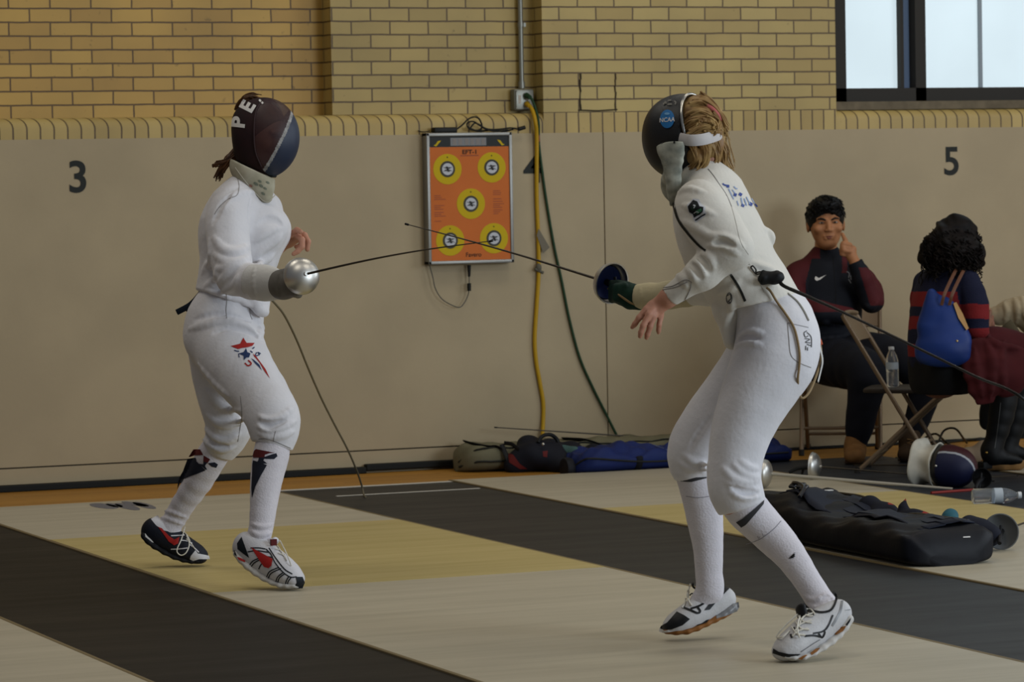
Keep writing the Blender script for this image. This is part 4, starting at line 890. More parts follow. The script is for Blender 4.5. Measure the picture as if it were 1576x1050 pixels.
# dark knee edge
d = Decal(T, f2.z+.12); d.poly([(1046, 651), (1036, 664), (1030, 682), (1029, 694), (1026, 690), (1027, 668), (1036, 656)], 0); 
# sword-arm gauntlet and green glove
G = Sdf(.012); f2.chain(G, [(1058, 452, .26, 22), (1030, 454, .28, 20.5), (1000, 456, .31, 19), (980, 457, .33, 20.5)], 1., k=.02, capb=True)
f2.folds(G, [([(984, 440), (986, 458), (985, 474)], 2, .3, 1)], .006); G.disp = wrinkle(.0012, 45, 21)
gl = G.build('glove', mat('cream_gauntlet', 'C2B795', .75, bump=.3, bscale=70, vary=.08), p2, .0045)
G2 = Sdf(.012); f2.chain(G2, [(982, 456, .33, 17), (972, 456, .335, (19, 17)), (958, 452, .34, (19, 15))], 1., UZ, k=.015)
f2.chain(G2, [(964, 440, .33, 7.5), (952, 438, .33, 6.5), (942, 436, .335, 5.5)], 1., k=.008)
for (a, b_) in ((436, 442), (444, 447), (452, 453), (460, 459)): f2.chain(G2, [(960, a+4, .31, 6.5), (949, b_, .30, 6), (942, b_+2, .335, 5.4), (948, b_+3, .36, 5)], 1., k=.006)
f2.chain(G2, [(984, 470, .32, 8), (968, 468, .315, 7), (956, 462, .32, 6)], 1., k=.012)
G2.build('glove_hand', mat('dark_green_glove', '15382c', .7, col2='0d1f1a', vscale=18), gl, .0035)
# ---- mask, open at the back
MF = Sdf(.02); A2 = np.array([hf2, hl2, hu2]); mc = f2.J(1052, 203, 0.04)
MF.ball(mc, np.array([.128, .116, .118]), A2, .03); MF.ball(mc-.062*hu2+.004*hf2, np.array([.098, .085, .082]), A2, .06)
inner = mc
MF.ball(mc-hf2*.02, np.array([.138, .108, .110]), A2, .01, -1)
ra, rb, rc_ = f2.J(1048, 190, -.08), f2.J(1062, 148, 0.02), f2.J(1099, 172, .14); rn = unit(np.cross(rb-ra, rc_-ra)); rn = rn if rn@hf2 < 0 else -rn
MF.plane(ra, rn, .003)
M_mblk = mat('black_mask_shell', '0d0e10', .45, bump=.25, bscale=400)
mroot = MF.build('mask', M_mblk, p2, .004)
rpn = rn; rp = ra
ang = np.linspace(0, 2*pi, 49); e1 = unit(hl2-rpn*(hl2@rpn)); e2 = np.cross(rpn, e1); cc = mc+rpn*((rp-mc)@rpn)
MS = MF.copy(); MS.p = MS.p[:2]
ring = []
for q in ang[:-1]:
    dv = e1*math.cos(q)+e2*math.sin(q); lo_, hi_ = .02, .2
    for _ in range(24):
        m_ = (lo_+hi_)/2
        if MS(np.array([cc+dv*m_]))[0] < 0: lo_ = m_
        else: hi_ = m_
    ring.append(cc+dv*lo_)
ring = np.array(ring); el = (ring-mc)@hu2; sel = el > -.035
idx = np.nonzero(sel)[0]; k0_ = [i for i in idx if not sel[(i-1) % 48]][0]; seq = [(k0_+i) % 48 for i in range(sel.sum())]
MB().tube(ring[seq]+rpn*.002, .005, 8, smooth=2).build('mask_rim', mat('polished_steel', 'B9B7B0', .25, 1.), mroot)
d = Decal(MS, f2.z, .003); h_ = lambda x, y: (970+x/5.833, 130+y/5.833)
d.ell(h_(335, 312), 10.8, 14, 0, rot=.05); d.build('round_sticker', mat('bright_blue_sticker', '2C72AE', .5), mroot)
d = Decal(MS, f2.z, .0042); d.text('NCAA', h_(335, 322), (8.2, -.6), (.6, -9), 0, .02); d.ell(h_(335, 268), 4, 1.8, 1); d.build('sticker_letters', [M_white, mat('pale_blue_print', '6FA3CC', .5)], mroot)
d = Decal(MS, f2.z, .003)
for L in ([(300, 185), (320, 160), (325, 180)], [(395, 155), (410, 165), (405, 185)], [(340, 150), (370, 148)], [(335, 185), (375, 182)]): d.line([h_(*q) for q in L], 2, 0)
d.build('top_mark', mat('grey_print', '77746c', .6), mroot)
# bib panel at the side of the mask
BB = Sdf(.012); Lb = unit(hf2*1+0*hu2)
f2.chain(BB, [(1031, 222, -.105, (22, 5)), (1034, 238, -.105, (19, 6)), (1036, 262, -.10, (14, 7)), (1036, 290, -.09, (10, 9)), (1034, 314, -.07, (4, 6))], 1., Lb, k=.012, sm=2)
f2.chain(BB, [(1034, 268, -.05, (13, 14)), (1030, 285, .03, (11, 14)), (1038, 306, .0, (8, 12))], 1., Lb, k=.015, sm=2)
BB.plane(f2.J(1030, 218), UZ+.05*HR, .003); BB.disp = wrinkle(.0018, 45, 19)
bb_ = BB.build('mask_bib', mat('worn_grey_bib_cloth', 'B4B4A5', .8, col2='82857b', vscale=22), mroot, .004)
d = Decal(BB, f2.z-.1, .0015); d.ell((1018, 220), 1.6, 1.6, 0); d.ell((1038, 219.5), 1.6, 1.6, 0); d.build('bib_snap', M_black, mroot, True)
# hair and head band
M_blond = mat('blonde_hair', 'A88A58', .5, col2='7a5a34', vscale=24)
HB = Sdf(.02); C = f2.J
HB.ball(hc2-hf2*.012+hu2*.022, np.array([.098, .085, .098]), A2, .02)
for px, py, dz, r in ((1078, 176, .02, 24), (1096, 192, .0, 19), (1076, 196, -.03, 24), (1098, 205, .02, 20), (1086, 228, -.01, 26), (1094, 244, .01, 18), (1074, 240, -.05, 17), (1084, 163, .03, 14)): HB.ball(C(px, py, dz), np.array([1, 1, 1])*r*f2.k, None, .02)
HB.disp = wrinkle(.004, 60, 22); hb = HB.build('hair', M_blond, p2, .004)
hp = lambda L: [C(*q) for q in L]
strands('hair_lock', M_blond, hb, [hp([(1058, 178, -.05), (1076, 172, -.06), (1096, 182, -.05), (1104, 200, -.04)]), hp([(1054, 198, -.06), (1070, 188, -.08), (1092, 188, -.07), (1100, 206, -.05), (1090, 210, -.07)]), hp([(1062, 206, -.08), (1080, 196, -.09), (1100, 200, -.07), (1104, 190, -.05), (1094, 180, -.05)]),
    hp([(1064, 160, -.03), (1082, 158, -.03), (1100, 172, -.02), (1112, 196, -.02)]), hp([(1080, 150, .02), (1098, 165, 0), (1110, 184, -.01), (1114, 204, -.01)])], .0035, .006, 240, 5)
strands('hair_lock', M_blond, hb, [hp([(1066, 222, -.07), (1070, 236, -.08), (1072, 250, -.07), (1066, 258, -.06)]), hp([(1080, 220, -.07), (1086, 234, -.08), (1084, 250, -.07), (1072, 262, -.06)]), hp([(1096, 218, -.04), (1104, 234, -.04), (1102, 248, -.03), (1092, 258, -.03)]), hp([(1106, 214, -.01), (1114, 230, -.01), (1114, 246, 0), (1120, 262, .01)])], .003, .006, 170, 6)
strands('hair_wisp', M_blond, hb, [hp([(1106, 186, 0), (1116, 206, 0), (1118, 226, 0), (1122, 250, 0)]), hp([(1100, 168, 0), (1114, 184, 0), (1120, 206, 0)])], .0010, .010, 26, 7)
g = np.random.default_rng(12); lo_b = MB()
for k in range(90):
    a0 = g.uniform(0, 6.28); a = a0+np.linspace(0, 3.4, 9); rx = g.uniform(8, 17); ry = rx*g.uniform(.55, .75); cx_ = 1087+g.normal()*1.5; cy_ = 194+g.normal()*1.5
    lo_b.tube([C(cx_+rx*math.cos(t_)-.25*ry*math.sin(t_), cy_+ry*math.sin(t_)+.25*rx*math.cos(t_), -.088+.0016*abs(rx-12)+g.normal()*.004) for t_ in a], .0032, 5, smooth=2, caps=False)
lo_b.build('hair_bun', M_blond, hb, True, fix=False)
bandp = [C(1046, 213, -.085), C(1062, 216, -.115), C(1080, 215, -.115), C(1096, 211, -.085), C(1109, 206, -.03), C(1114, 203, .05)]
MB().tube(bandp, .0175, 8, smooth=5, flat=hl2).build('mask_strap', mat('white_elastic', 'C2BEBC', .8), mroot)
MB().tube([C(1088, 162, -.03), C(1098, 170, -.035), C(1106, 180, -.03), C(1110, 190, -.02)], .008, 8, smooth=4).build('hair_tie', mat('pink_hair_tie', 'B4625C', .7), hb)
# body wire and loose strap at the back
M_wire = mat('tan_body_wire', '8A7452', .5)
wp = [(1178, 440), (1184, 450), (1190, 460), (1198, 470), (1208, 484), (1220, 504), (1226, 525), (1229, 548), (1228, 566), (1226, 582)]
p_ = np.array(wp, float); X = smx = None
both = Sdf(0); both.p = J.p+T.p
TT = T.hit(p_[3:, 0], p_[3:, 1], f2.z-.1); TG = T.grad(TT); JJ = J.hit(p_[:3, 0], p_[:3, 1], f2.z-.1)+J.grad(J.hit(p_[:3, 0], p_[:3, 1], f2.z-.1))*.012
wire = np.concatenate([JJ, TT+TG*.006, [f2.J(1229, 604, -.13), f2.J(1235, 613, -.12), f2.J(1244, 606, -.10), f2.J(1252, 590, -.06), f2.J(1260, 566, -.02), f2.J(1264, 545, .0), f2.J(1260, 520, .02), f2.J(1250, 500, .03)]])
MB().tube(wire, .0038, 8, smooth=5).build('body_wire', M_wire, p2)
MB().tube([f2.J(1258, 522, -.02), f2.J(1263, 538, -.02), f2.J(1266, 556, -.02), f2.J(1263, 572, -.02), f2.J(1259, 588, -.03)], .008, 8, smooth=4, flat=hdir(1, -.3)).build('loose_strap', mat('white_webbing', 'C4C2BE', .8), p2)
MB().tube([f2.J(1258, 519, -.03), f2.J(1262, 524, -.035), f2.J(1264, 530, -.03)], .005, 8, smooth=3).build('orange_clip', mat('orange_plastic', 'B4502A', .5), p2)
surf_tube(T, [(1212, 452), (1226, 464), (1236, 478), (1244, 494)], f2.z, .003, 'braces', mat('grey_webbing', '98968f', .8), p2, .002)
# ---- shoes
LV2s = unit(hdir(.42, -.9))
U, SO, sh, sol = shoe(f2, p2, [(1293, 942, -.29, (17, 20)), (1269, 960, -.31, (20, 24)), (1242, 977, -.34, (23, 24.5)), (1218, 994, -.37, (24, 18)), (1203, 1004, -.39, (18, 11))],
    [(1302, 953, -.29, (17, 9)), (1284, 977, -.31, (19, 6.5)), (1258, 996, -.34, (22, 6)), (1228, 1010, -.37, (24, 5.5)), (1202, 1009, -.39, (18, 5.5))], (mat('white_court_shoe', 'C4C3C4', .5, bump=.3, bscale=150), M_solew), Lv=LV2s, h=.004)
r_ = lambda x, y: (1000+x/4.776, 880+y/4.776)
d = Decal(U, f2.z-.35)
d.poly([r_(910, 565), r_(950, 590), r_(1020, 605), r_(1110, 605), r_(1060, 630), r_(980, 625), r_(905, 600)], 0)
d.line([r_(1140, 475), r_(1200, 470), r_(1260, 480)], 3, 0); d.line([r_(1345, 320), r_(1310, 400), r_(1270, 440), r_(1200, 455)], 2.6, 0); d.line([r_(1240, 455), r_(1265, 485), r_(1285, 450), r_(1275, 430)], 2.6, 0); d.line([r_(1415, 215), r_(1400, 290), r_(1370, 350), r_(1340, 400)], 3.2, 1)
d.line([r_(1350, 150), r_(1372, 190), r_(1355, 250), r_(1320, 290), r_(1250, 300), r_(1180, 280), r_(1130, 240)], 3.4, 0); d.line([r_(1435, 285), r_(1475, 280)], 1.2, 1)
d.line([r_(1110, 590), r_(1200, 530), r_(1250, 500)], 1.2, 1)
for L in ([(1160, 290), (1200, 300), (1190, 330)], [(1130, 320), (1110, 350)], [(1095, 370), (1085, 400)], [(1060, 410), (1070, 440)], [(1035, 460), (1045, 490)]): d.line([r_(*q) for q in L], 3.2, 0, sm=2)
d.build('shoe_panels', [mat('black_overlay', '17181a', .5), mat('silver_grey_overlay', '77787a', .4)], sh)
M_gum = mat('gum_rubber', '8A5A2C', .5)
d = Decal(SO, f2.z-.32, .0015); d.poly([r_(1355, 460), r_(1400, 410), r_(1445, 400), r_(1420, 440), r_(1370, 468)], 0); d.poly([r_(1180, 600), r_(1220, 570), r_(1255, 560), r_(1230, 590), r_(1190, 615)], 0); d.poly([r_(1090, 640), r_(1140, 615), r_(1160, 615), r_(1120, 645)], 0); d.poly([r_(1440, 390), r_(1480, 340), r_(1470, 370), r_(1450, 400)], 1); d.build('sole_insert', [M_gum, M_soled], sh, True)
laces(f2, sh, U, [[r_(1030, 440)+(0,), r_(980, 480)+(.01,), r_(935, 485)+(.012,), r_(960, 440)+(.015,), r_(1020, 380)+(.012,), r_(1090, 320)+(0,)], [r_(1110, 290), r_(1160, 330), r_(1200, 330)], [r_(1090, 320), r_(1130, 370), r_(1190, 380)], [r_(1070, 370), r_(1110, 420), r_(1170, 430)], [r_(1045, 410), r_(1080, 460), r_(1140, 470)], [r_(1120, 290), r_(1180, 280), r_(1215, 320)],
    [r_(1200, 310), r_(1130, 340), r_(1100, 400)], [r_(1190, 360), r_(1110, 390), r_(1070, 440)], [r_(1160, 420), r_(1090, 440), r_(1050, 480)], [r_(1120, 300)+(0,), r_(1090, 380)+(.012,), r_(1085, 440)+(.014,), r_(1100, 490)+(.004,)]], f2.z-.35, .0026)
tg = Sdf(.01); f2.chain(tg, [(1236, 950, -.33, (12, 7)), (1232, 936, -.32, (13, 6))], 1., LV2s); tg.build('tongue', MATS['black_overlay'], sh, .004)
U, SO, sh, sol = shoe(f2, p2, [(1117, 921, .20, (16, 18)), (1096, 932, .19, (18, 22)), (1070, 945, .17, (21, 21)), (1046, 957, .15, (21, 14.5)), (1030, 965, .14, (16, 8.5))],
    [(1124, 934, .20, (16, 8.5)), (1108, 945, .19, (18, 7)), (1082, 958, .17, (20, 6)), (1054, 970, .15, (21, 5.5)), (1026, 971, .14, (15, 5.5))], (MATS['white_court_shoe'], M_gum), Lv=LV2s, h=.004)
d = Decal(U, f2.z+.12)
d.poly([r_(85, 400), r_(130, 375), r_(200, 295), r_(250, 320), r_(295, 350), r_(240, 395), r_(160, 425), r_(100, 425), r_(78, 415)], 0)
d.poly([r_(550, 110), r_(585, 125), r_(500, 210), r_(440, 280), r_(400, 285), r_(450, 220)], 0); d.line([r_(440, 175), r_(410, 220), r_(370, 250), r_(300, 275)], 3, 0); d.line([r_(250, 265), r_(300, 285), r_(350, 305), r_(370, 290), r_(345, 255)], 3.2, 0)
d.line([r_(320, 85), r_(325, 120), r_(400, 155), r_(460, 140), r_(500, 90), r_(550, 85)], 3, 0); d.line([r_(295, 180), r_(310, 165), r_(355, 165), r_(330, 185)], 2, 0); d.line([r_(380, 185), r_(480, 190)], .8, 1); d.build('shoe_panels', [MATS['black_overlay'], MATS['silver_grey_overlay']], sh)
d = Decal(SO, f2.z+.12, .0015); d.poly([r_(490, 290), r_(560, 255), r_(650, 225), r_(655, 260), r_(640, 290), r_(560, 325), r_(490, 345)], 0); d.poly([r_(330, 385), r_(380, 345), r_(440, 350), r_(420, 375), r_(350, 400)], 1); d.poly([r_(75, 415), r_(110, 435), r_(200, 425), r_(310, 390), r_(330, 405), r_(220, 435), r_(100, 450), r_(72, 440)], 2); d.build('sole_insert', [MATS['silver_grey_overlay'], M_soled, M_solew], sh, True)
laces(f2, sh, U, [[r_(290, 150), r_(285, 200), r_(300, 250)], [r_(270, 200), r_(260, 240), r_(240, 270)], [r_(300, 100)+(0,), r_(280, 170)+(.008,), r_(290, 220)+(.01,), r_(310, 255)+(0,)]], f2.z+.12, .003)
# ================================================================ SWORDS
M_steel = mat('polished_guard_steel', 'C9C7C1', .40, 1.); M_blade = mat('dark_blade_steel', '4a443c', .4, .8); M_blue_in = mat('blue_guard_pad', '152a66', .6); M_grip = mat('black_grip_rubber', '111214', .55)
def frame(ax):
    ax = unit(ax); e = unit(np.cross(ax, UZ)); return ax, e, np.cross(e, ax)
def guard_prof(r, dp, th=.0022):
    o = [(r*math.sin(a), dp*math.cos(a)) for a in np.linspace(.03, pi/2, 14)]; i = [((r-th)*math.sin(a), (dp-th)*math.cos(a)) for a in np.linspace(pi/2, .03, 14)]
    return o+[(r+.0012, -.001), (r+.0012, -.004), (r-.003, -.004)]+i
def sword(label, gc, ax, tip, r=.065, dp=.042, m=None, bend=0., pad=None, blade_r=(.0045, .0016), bm=None, grip=True, gdir=None, loc=None, group=None, bl0=None):
    ax, e, g = frame(ax); root = empty('fencing_sword', gc if loc is None else loc, label, 'fencing sword', 'fencing swords')
    MB().lathe(guard_prof(r, dp), gc, ax, 48).build('bell_guard', m or M_steel, root)
    a = gc+ax*dp*.9 if bl0 is None else bl0; tip = np.asarray(tip, float); t = np.linspace(0, 1, 24)[:, None]
    pts = a+(tip-a)*t+UZ*bend*np.sin(pi*t)
    MB().tube(pts, np.linspace(blade_r[0], blade_r[1], 24), 8).build('blade', bm or M_blade, root)
    MB().tube([tip-(tip-a)*.012, tip+(tip-a)*.004], .0038, 10).build('point', M_grip, root)
    MB().tube([gc+ax*(dp-.004), gc+ax*(dp+.006)], .008, 12).build('blade_collar', m or M_steel, root)
    if pad: MB().lathe([(.001, dp-.010), (r*.5, dp-.013), (r*.80, dp*.48), (r*.80, dp*.40), (r*.45, dp*.6), (.001, dp*.62)], gc, ax, 40).build('guard_pad', pad, root)
    if grip:
        gd = -ax if gdir is None else unit(gdir)
        gp = MB().tube([gc+ax*dp*.6, gc+gd*.03, gc+gd*.075+g*.004, gc+gd*.115+g*-.006], [.010, .011, .0095, .008], 10, smooth=4)
        gp.tube([gc+gd*.045, gc+gd*.052-g*.03], [.007, .005], 8); gp.tube([gc+gd*.02, gc+gd*.012+g*.028], [.006, .0045], 8); gp.build('grip', M_grip, root)
    return root
gc1 = f1.J(464, 425, -.52); ga1 = hdir(.40, -.88, .16)
sword('sword held by the fencer at left, round silver guard facing the camera', gc1, ga1, P(757, 371, 11.95), .0665, .050, bend=.012, grip=False, bl0=gc1+ga1*.047)
gc2 = f2.J(941, 436, .36); ga2 = hdir(-.60, .78, .16)
sw2 = sword('sword held in the green glove of the fencer at right, blue inside guard', gc2, ga2, P(625, 345, 11.75), .066, .045, bend=.006, pad=M_blue_in, gdir=f2.J(958, 450, .34)-gc2)
MB().tube([f2.J(936, 444, .37), f2.J(945, 449, .30), f2.J(958, 458, .29), f2.J(974, 468, .30), f2.J(990, 470, .31)], .0035, 8, smooth=4).build('hand_wire', M_wire, p2)
# ================================================================ ON THE WALL
# ---- target board
M_or = mat('orange_board_print', 'C46A30', .7, vary=.08, vscale=4); M_yel = mat('yellow_ring_print', 'BDA212', .7); M_dg = mat('dark_grey_ring_print', '3e3c33', .6); M_wh = mat('pale_target_centre', 'B9BBC0', .6); M_alu = mat('aluminium_frame', '8c8a84', .4, .6); M_hd = mat('black_header', '20211f', .5); M_dk = mat('black_ink', '1c1a17', .6); M_ink = mat('faded_red_ink', '8f4a32', .6)
yb = -.055
bp = lambda px, py, y=yb: on_y(px, py, y)
c0 = bp(722, 305); root = empty('target_board', (c0[0], 0, bp(722, 405)[2]), 'orange practice target board with five yellow rings, hung on beige wall', 'target board')
xl, xr = bp(657, 300)[0], bp(789, 300)[0]; zb_, zt_ = bp(722, 406)[2], bp(722, 204)[2]; cx, cz = (xl+xr)/2, (zb_+zt_)/2; Wb, Hb = xr-xl, zt_-zb_
bx = MB(); fwid = .018
bx.box((cx, yb/2, cz), (Wb-.01, -yb, Hb-.01))
for sx in (-1, 1): bx.box((cx+sx*(Wb-fwid)/2, yb/2-.004, cz), (fwid, -yb+.008, Hb), bev=.004)
for sz in (-1, 1): bx.box((cx, yb/2-.004, cz+sz*(Hb-fwid)/2), (Wb, -yb+.008, fwid), bev=.004)
bx.build('frame', M_alu, root, 'auto')
def flat(poly, y, m, name, par, th=.0012): return MB().prism([(x, y, z) for x, z in poly], (0, -th, 0)).build(name, m, par, False)
def rect(x0, x1, z0, z1): return [(x0, z0), (x1, z0), (x1, z1), (x0, z1)]
zh = bp(722, 226)[2]
face = flat(rect(xl+fwid, xr-fwid, zb_+fwid, zh), yb-.0008, M_or, 'printed_face', root); hd = flat(rect(xl+fwid, xr-fwid, zh, zt_-fwid), yb-.0008, M_hd, 'header_panel', root)
def circ(c, r, n=40): return [(c[0]+r*math.cos(a), c[1]+r*math.sin(a)) for a in np.linspace(0, 2*pi, n+1)[:-1]]
def board_uv(u, v): return (xl+fwid+(Wb-2*fwid)*u, zt_-fwid-(Hb-2*fwid)*v)
# board image 700x1050 crop: x 76..640, y 118..980
for u, v in ((200, 345), (515, 338), (362, 588), (210, 840), (522, 832)):
    c = board_uv((u-76)/564, (v-118)/862); rt_ = flat(circ(c, .077), yb-.002, M_yel, 'target_ring', root); flat(circ(c, .041), yb-.0032, M_dg, 'target_zone', rt_); flat(circ(c, .030), yb-.0044, M_wh, 'target_centre', rt_)
    mk = MB()
    for a in np.arange(4)*pi/2+.6: mk.prism([(x, yb-.0056, z) for x, z in circ((c[0]+.012*math.cos(a), c[1]+.012*math.sin(a)), .0042, 10)], (0, -.001, 0))
    for s in (-1, 1): mk.tube([(c[0]-.022, yb-.0058, c[1]-s*.010), (c[0]+.022, yb-.0058, c[1]+s*.010)], .0016, 6)
    mk.tube([(c[0], yb-.0058, c[1]-.012), (c[0], yb-.0058, c[1]+.012)], .0035, 6)
    mk.build('target_mark', M_dk, rt_, False)
    flat(circ((c[0], c[1]+.060), .0035, 8), yb-.0032, M_dk, 'dot', rt_)
lc = board_uv(.50, .127); wall_text('EFT-1', lc[0], lc[1], .022, yb-.0016, M_dk, 'title', face, .02, sx=1.15)
sq = MB(); c = board_uv(.50, .157); sq.box((c[0], yb-.0022, c[1]), (.10, .001, .005)); sq.build('subtitle_line', M_ink, face, False)
lc = board_uv(.53, .955); wall_text('Favero', lc[0], lc[1], .022, yb-.0016, M_dk, 'maker_name', face, .005, sx=1.0)
tl = MB(); g = np.random.default_rng(3)
for u0_, u1_, vs in ((.045, .21, (.475, .49, .505, .555, .57, .585, .61, .625, .64, .68)), (.79, .93, (.445, .46, .475, .51, .53, .55, .565, .58, .60, .615, .63))):
    for v in vs:
        a = board_uv(u0_, v); b2 = board_uv(u0_+(u1_-u0_)*g.uniform(.45, 1), v); tl.box(((a[0]+b2[0])/2, yb-.0022, a[1]), (b2[0]-a[0], .001, .0035))
tl.build('small_print', M_ink, face, False)
dw = board_uv(.49, .045); dp_ = flat(rect(dw[0]-.098, dw[0]+.098, dw[1]-.020, dw[1]+.020), yb-.0022, mat('display_grey', '5d5b59', .4), 'digit_display', hd)
dd = MB()
for k in range(6): dd.box((dw[0]-.075+k*.03+(.006 if k > 1 else 0), yb-.0036, dw[1]), (.020, .001, .032))
dd.build('digits', mat('dull_digit_grey', '7d7773', .5), hd, False)
for sx in (-1, 1):
    c = board_uv(.5+sx*.40, .055); flat([(c[0]-sx*.020, c[1]+.014), (c[0]-sx*.002, c[1]+.011), (c[0]+sx*.010, c[1]-.006), (c[0]+sx*.022, c[1]-.010), (c[0]+sx*.006, c[1]-.016), (c[0]-sx*.004, c[1]-.004), (c[0]-sx*.012, c[1]+.004)], yb-.0022, M_yel, 'header_mark', hd)
# ---- leads of the board
M_blk = mat('black_cable', '14140f', .5); M_gry = mat('grey_cable', '55534b', .6)
bk = empty('power_adapter', bp(684, 204, -.04), 'small black power adapter lying on top of the target board', 'power adapter')
MB().box((bp(684, 200, -.04)[0], -.035, zt_+.014), (.125, .05, .028), bev=.006).build('adapter_body', M_blk, bk); MB().tube([(bp(664, 202)[0], -.03, zt_+.01), (bp(655, 205)[0], -.03, zt_+.006), (bp(648, 207)[0], -.012, zt_+.012)], .003, 6, smooth=4).build('adapter_lead', M_blk, bk)
tw = lambda L, y: [on_y(px, py, y+dy) for px, py, dy in L]
cd = MB().tube(tw([(703, 199, 0), (712, 192, 0), (720, 184, 0), (730, 180, 0), (738, 184, 0), (742, 196, 0), (734, 201, .0), (722, 198, -.01), (719, 190, -.01), (728, 187, -.012), (740, 194, -.01), (752, 199, 0), (770, 199, 0), (786, 197, 0), (800, 199, 0), (806, 197, 0)], -.035), .0042, 7, smooth=6)
cd.tube(tw([(722, 200, 0), (730, 190, 0), (738, 192, 0), (748, 199, 0), (764, 202, 0), (782, 200, 0)], -.045), .0042, 7, smooth=6); cd.tube(tw([(720, 196, 0), (736, 202, 0), (756, 200, 0), (776, 202, 0), (790, 199, 0)], -.025), .0045, 7, smooth=6); cd.tube(tw([(798, 199, 0), (808, 196, 0)], -.035), .010, 8)
tag(cd.build('coiled_cable', M_blk, None, True, fix=False), 'loose coil of black cable on top of the target board', 'cable')
lp = root
MB().tube(tw([(661, 408, 0), (666, 426, 0), (670, 444, 0), (680, 460, 0), (696, 470, 0), (708, 473, 0), (716, 464, 0), (721, 452, 0), (722, 440, 0), (722, 424, 0)], -.03), .0028, 7, smooth=6).build('hanging_lead', M_gry, lp)
MB().tube(tw([(722, 408, 0), (722, 414, 0), (722, 426, 0)], -.03), [.010, .009, .006], 10).build('jack_plug', M_blk, lp); MB().tube(tw([(722, 436, 0), (722, 448, 0)], -.03), .010, 10).build('lead_coupling', M_blk, lp)
# ---- outlet with conduit, yellow and green leads
M_cond = mat('galvanised_conduit', '8d8d84', .4, .6); M_box = mat('grey_cast_box', '77776d', .5, .4)
yo = .127
ob = empty('outlet_box', on_y(805, 170, yo-.02), 'grey outlet box at the foot of a conduit on the brick pier', 'outlet')
x0, x1, z0, z1 = wx(792, yo-.06, 155), wx(822, yo-.06, 155), wz(807, 170, yo-.06), wz(807, 137, yo-.06)
MB().box(((x0+x1)/2, yo-.028, (z0+z1)/2), (x1-x0, .056, z1-z0), bev=.008).build('box', M_box, ob); MB().box(((x0+x1)/2+.002, yo-.060, (z0+z1)/2), ((x1-x0)*.9, .006, (z1-z0)*.9), bev=.003).build('cover_plate', M_cond, ob)
for py in (149, 160):
    c = on_y(812, py, yo-.064); MB().lathe([(.001, 0), (.017, 0), (.017, .004), (.001, .004)], c, V3(0, -1, 0), 20).build('socket', mat('ivory_socket', 'a9a48f', .5), ob)
c = on_y(800, 153, yo-.064); MB().box(c, (.014, .002, .045)).build('label_sticker', mat('pale_label', 'b8b0a4', .6), ob)
for px, py in ((795, 140), (795, 167), (818, 167)): MB().sphere(on_y(px, py, yo-.063), .004, 10, 6).build('screw', M_cond, ob)
cd_ = empty('conduit', on_y(802, 134, yo-.03), 'galvanised conduit pipe running up the brick above the outlet box', 'pipe')
p0, p1c = on_y(803, 136, yo-.03), on_y(799, -10, yo-.03); zup = 3.9
MB().tube([p0, (p0[0], p0[1], zup)], .0125, 14).build('pipe', M_cond, cd_); MB().tube([p0, p0+UZ*.035], .017, 14).build('connector', M_cond, cd_)
cl = on_y(802, 38, yo-.03); MB().tube([V3(p0[0], p0[1], cl[2]-.012), V3(p0[0], p0[1], cl[2]+.012)], .016, 14).box((p0[0]+.022, yo-.006, cl[2]), (.03, .012, .02)).build('clamp', M_cond, cd_)
M_yc = mat('yellow_cable', 'B08A18', .5); M_gc = mat('green_cable', '1f3a22', .5)
yc = empty('extension_cable', on_y(836, 660, -.03), 'yellow extension cable hanging down the wall past the number 4', 'cable')
MB().tube([on_y(812, 160, yo-.075), on_y(816, 164, yo-.10), on_y(820, 172, .0), on_y(824, 188, -.035), on_y(826, 215, -.02), on_y(826, 300, -.012), on_y(828.5, 370, -.012), on_y(829, 420, -.012), on_y(826, 470, -.012), on_y(823, 520, -.012), on_y(825, 555, -.012), on_y(831, 590, -.012), on_y(836, 620, -.012), on_y(836, 648, -.014), on_y(835, 672, -.03), on_y(836, 694, -.05)], .0105, 10, smooth=6).build('cord', M_yc, yc)
MB().tube([on_y(811, 160, yo-.07), on_y(815, 164, yo-.105)], [.015, .010], 10).build('plug', M_yc, yc)
MB().prism([on_y(x, y, -.024) for x, y in ((829, 352), (846, 381), (836, 390), (826, 362))], (0, -.001, 0)).build('tag', mat('grey_card_tag', '6f685a', .8), yc, False)
MB().sphere(on_y(829, 412, -.02), (.016, .012, .022), 12, 8).tube([on_y(823, 414, -.02), on_y(836, 420, -.02)], .008, 8).build('cable_tie', mat('dull_tape', '5a564a', .7), yc)
gcb = empty('extension_cable', on_y(945, 668, -.03), 'thin dark green cable slanting down the wall right of number 4', 'cable')
MB().tube([on_y(812, 148, yo-.075), on_y(818, 152, yo-.10), on_y(825, 170, .0), on_y(829, 190, -.03), on_y(829, 215, -.012), on_y(832, 245, -.010), on_y(841, 310, -.010), on_y(853, 380, -.010), on_y(864, 430, -.010), on_y(876, 490, -.010), on_y(892, 550, -.010), on_y(912, 596, -.010), on_y(932, 636, -.012), on_y(948, 668, -.02), on_y(956, 684, -.03)], .0068, 8, smooth=6).build('cord', M_gc, gcb)
MB().tube([on_y(810, 147, yo-.07), on_y(816, 150, yo-.105)], [.016, .011], 10).build('plug', M_gc, gcb)
MB().tube([on_y(828, 206, -.015), on_y(829, 218, -.015)], .009, 8).build('tape_band', mat('reddish_tape', '7a4a3c', .7), gcb)
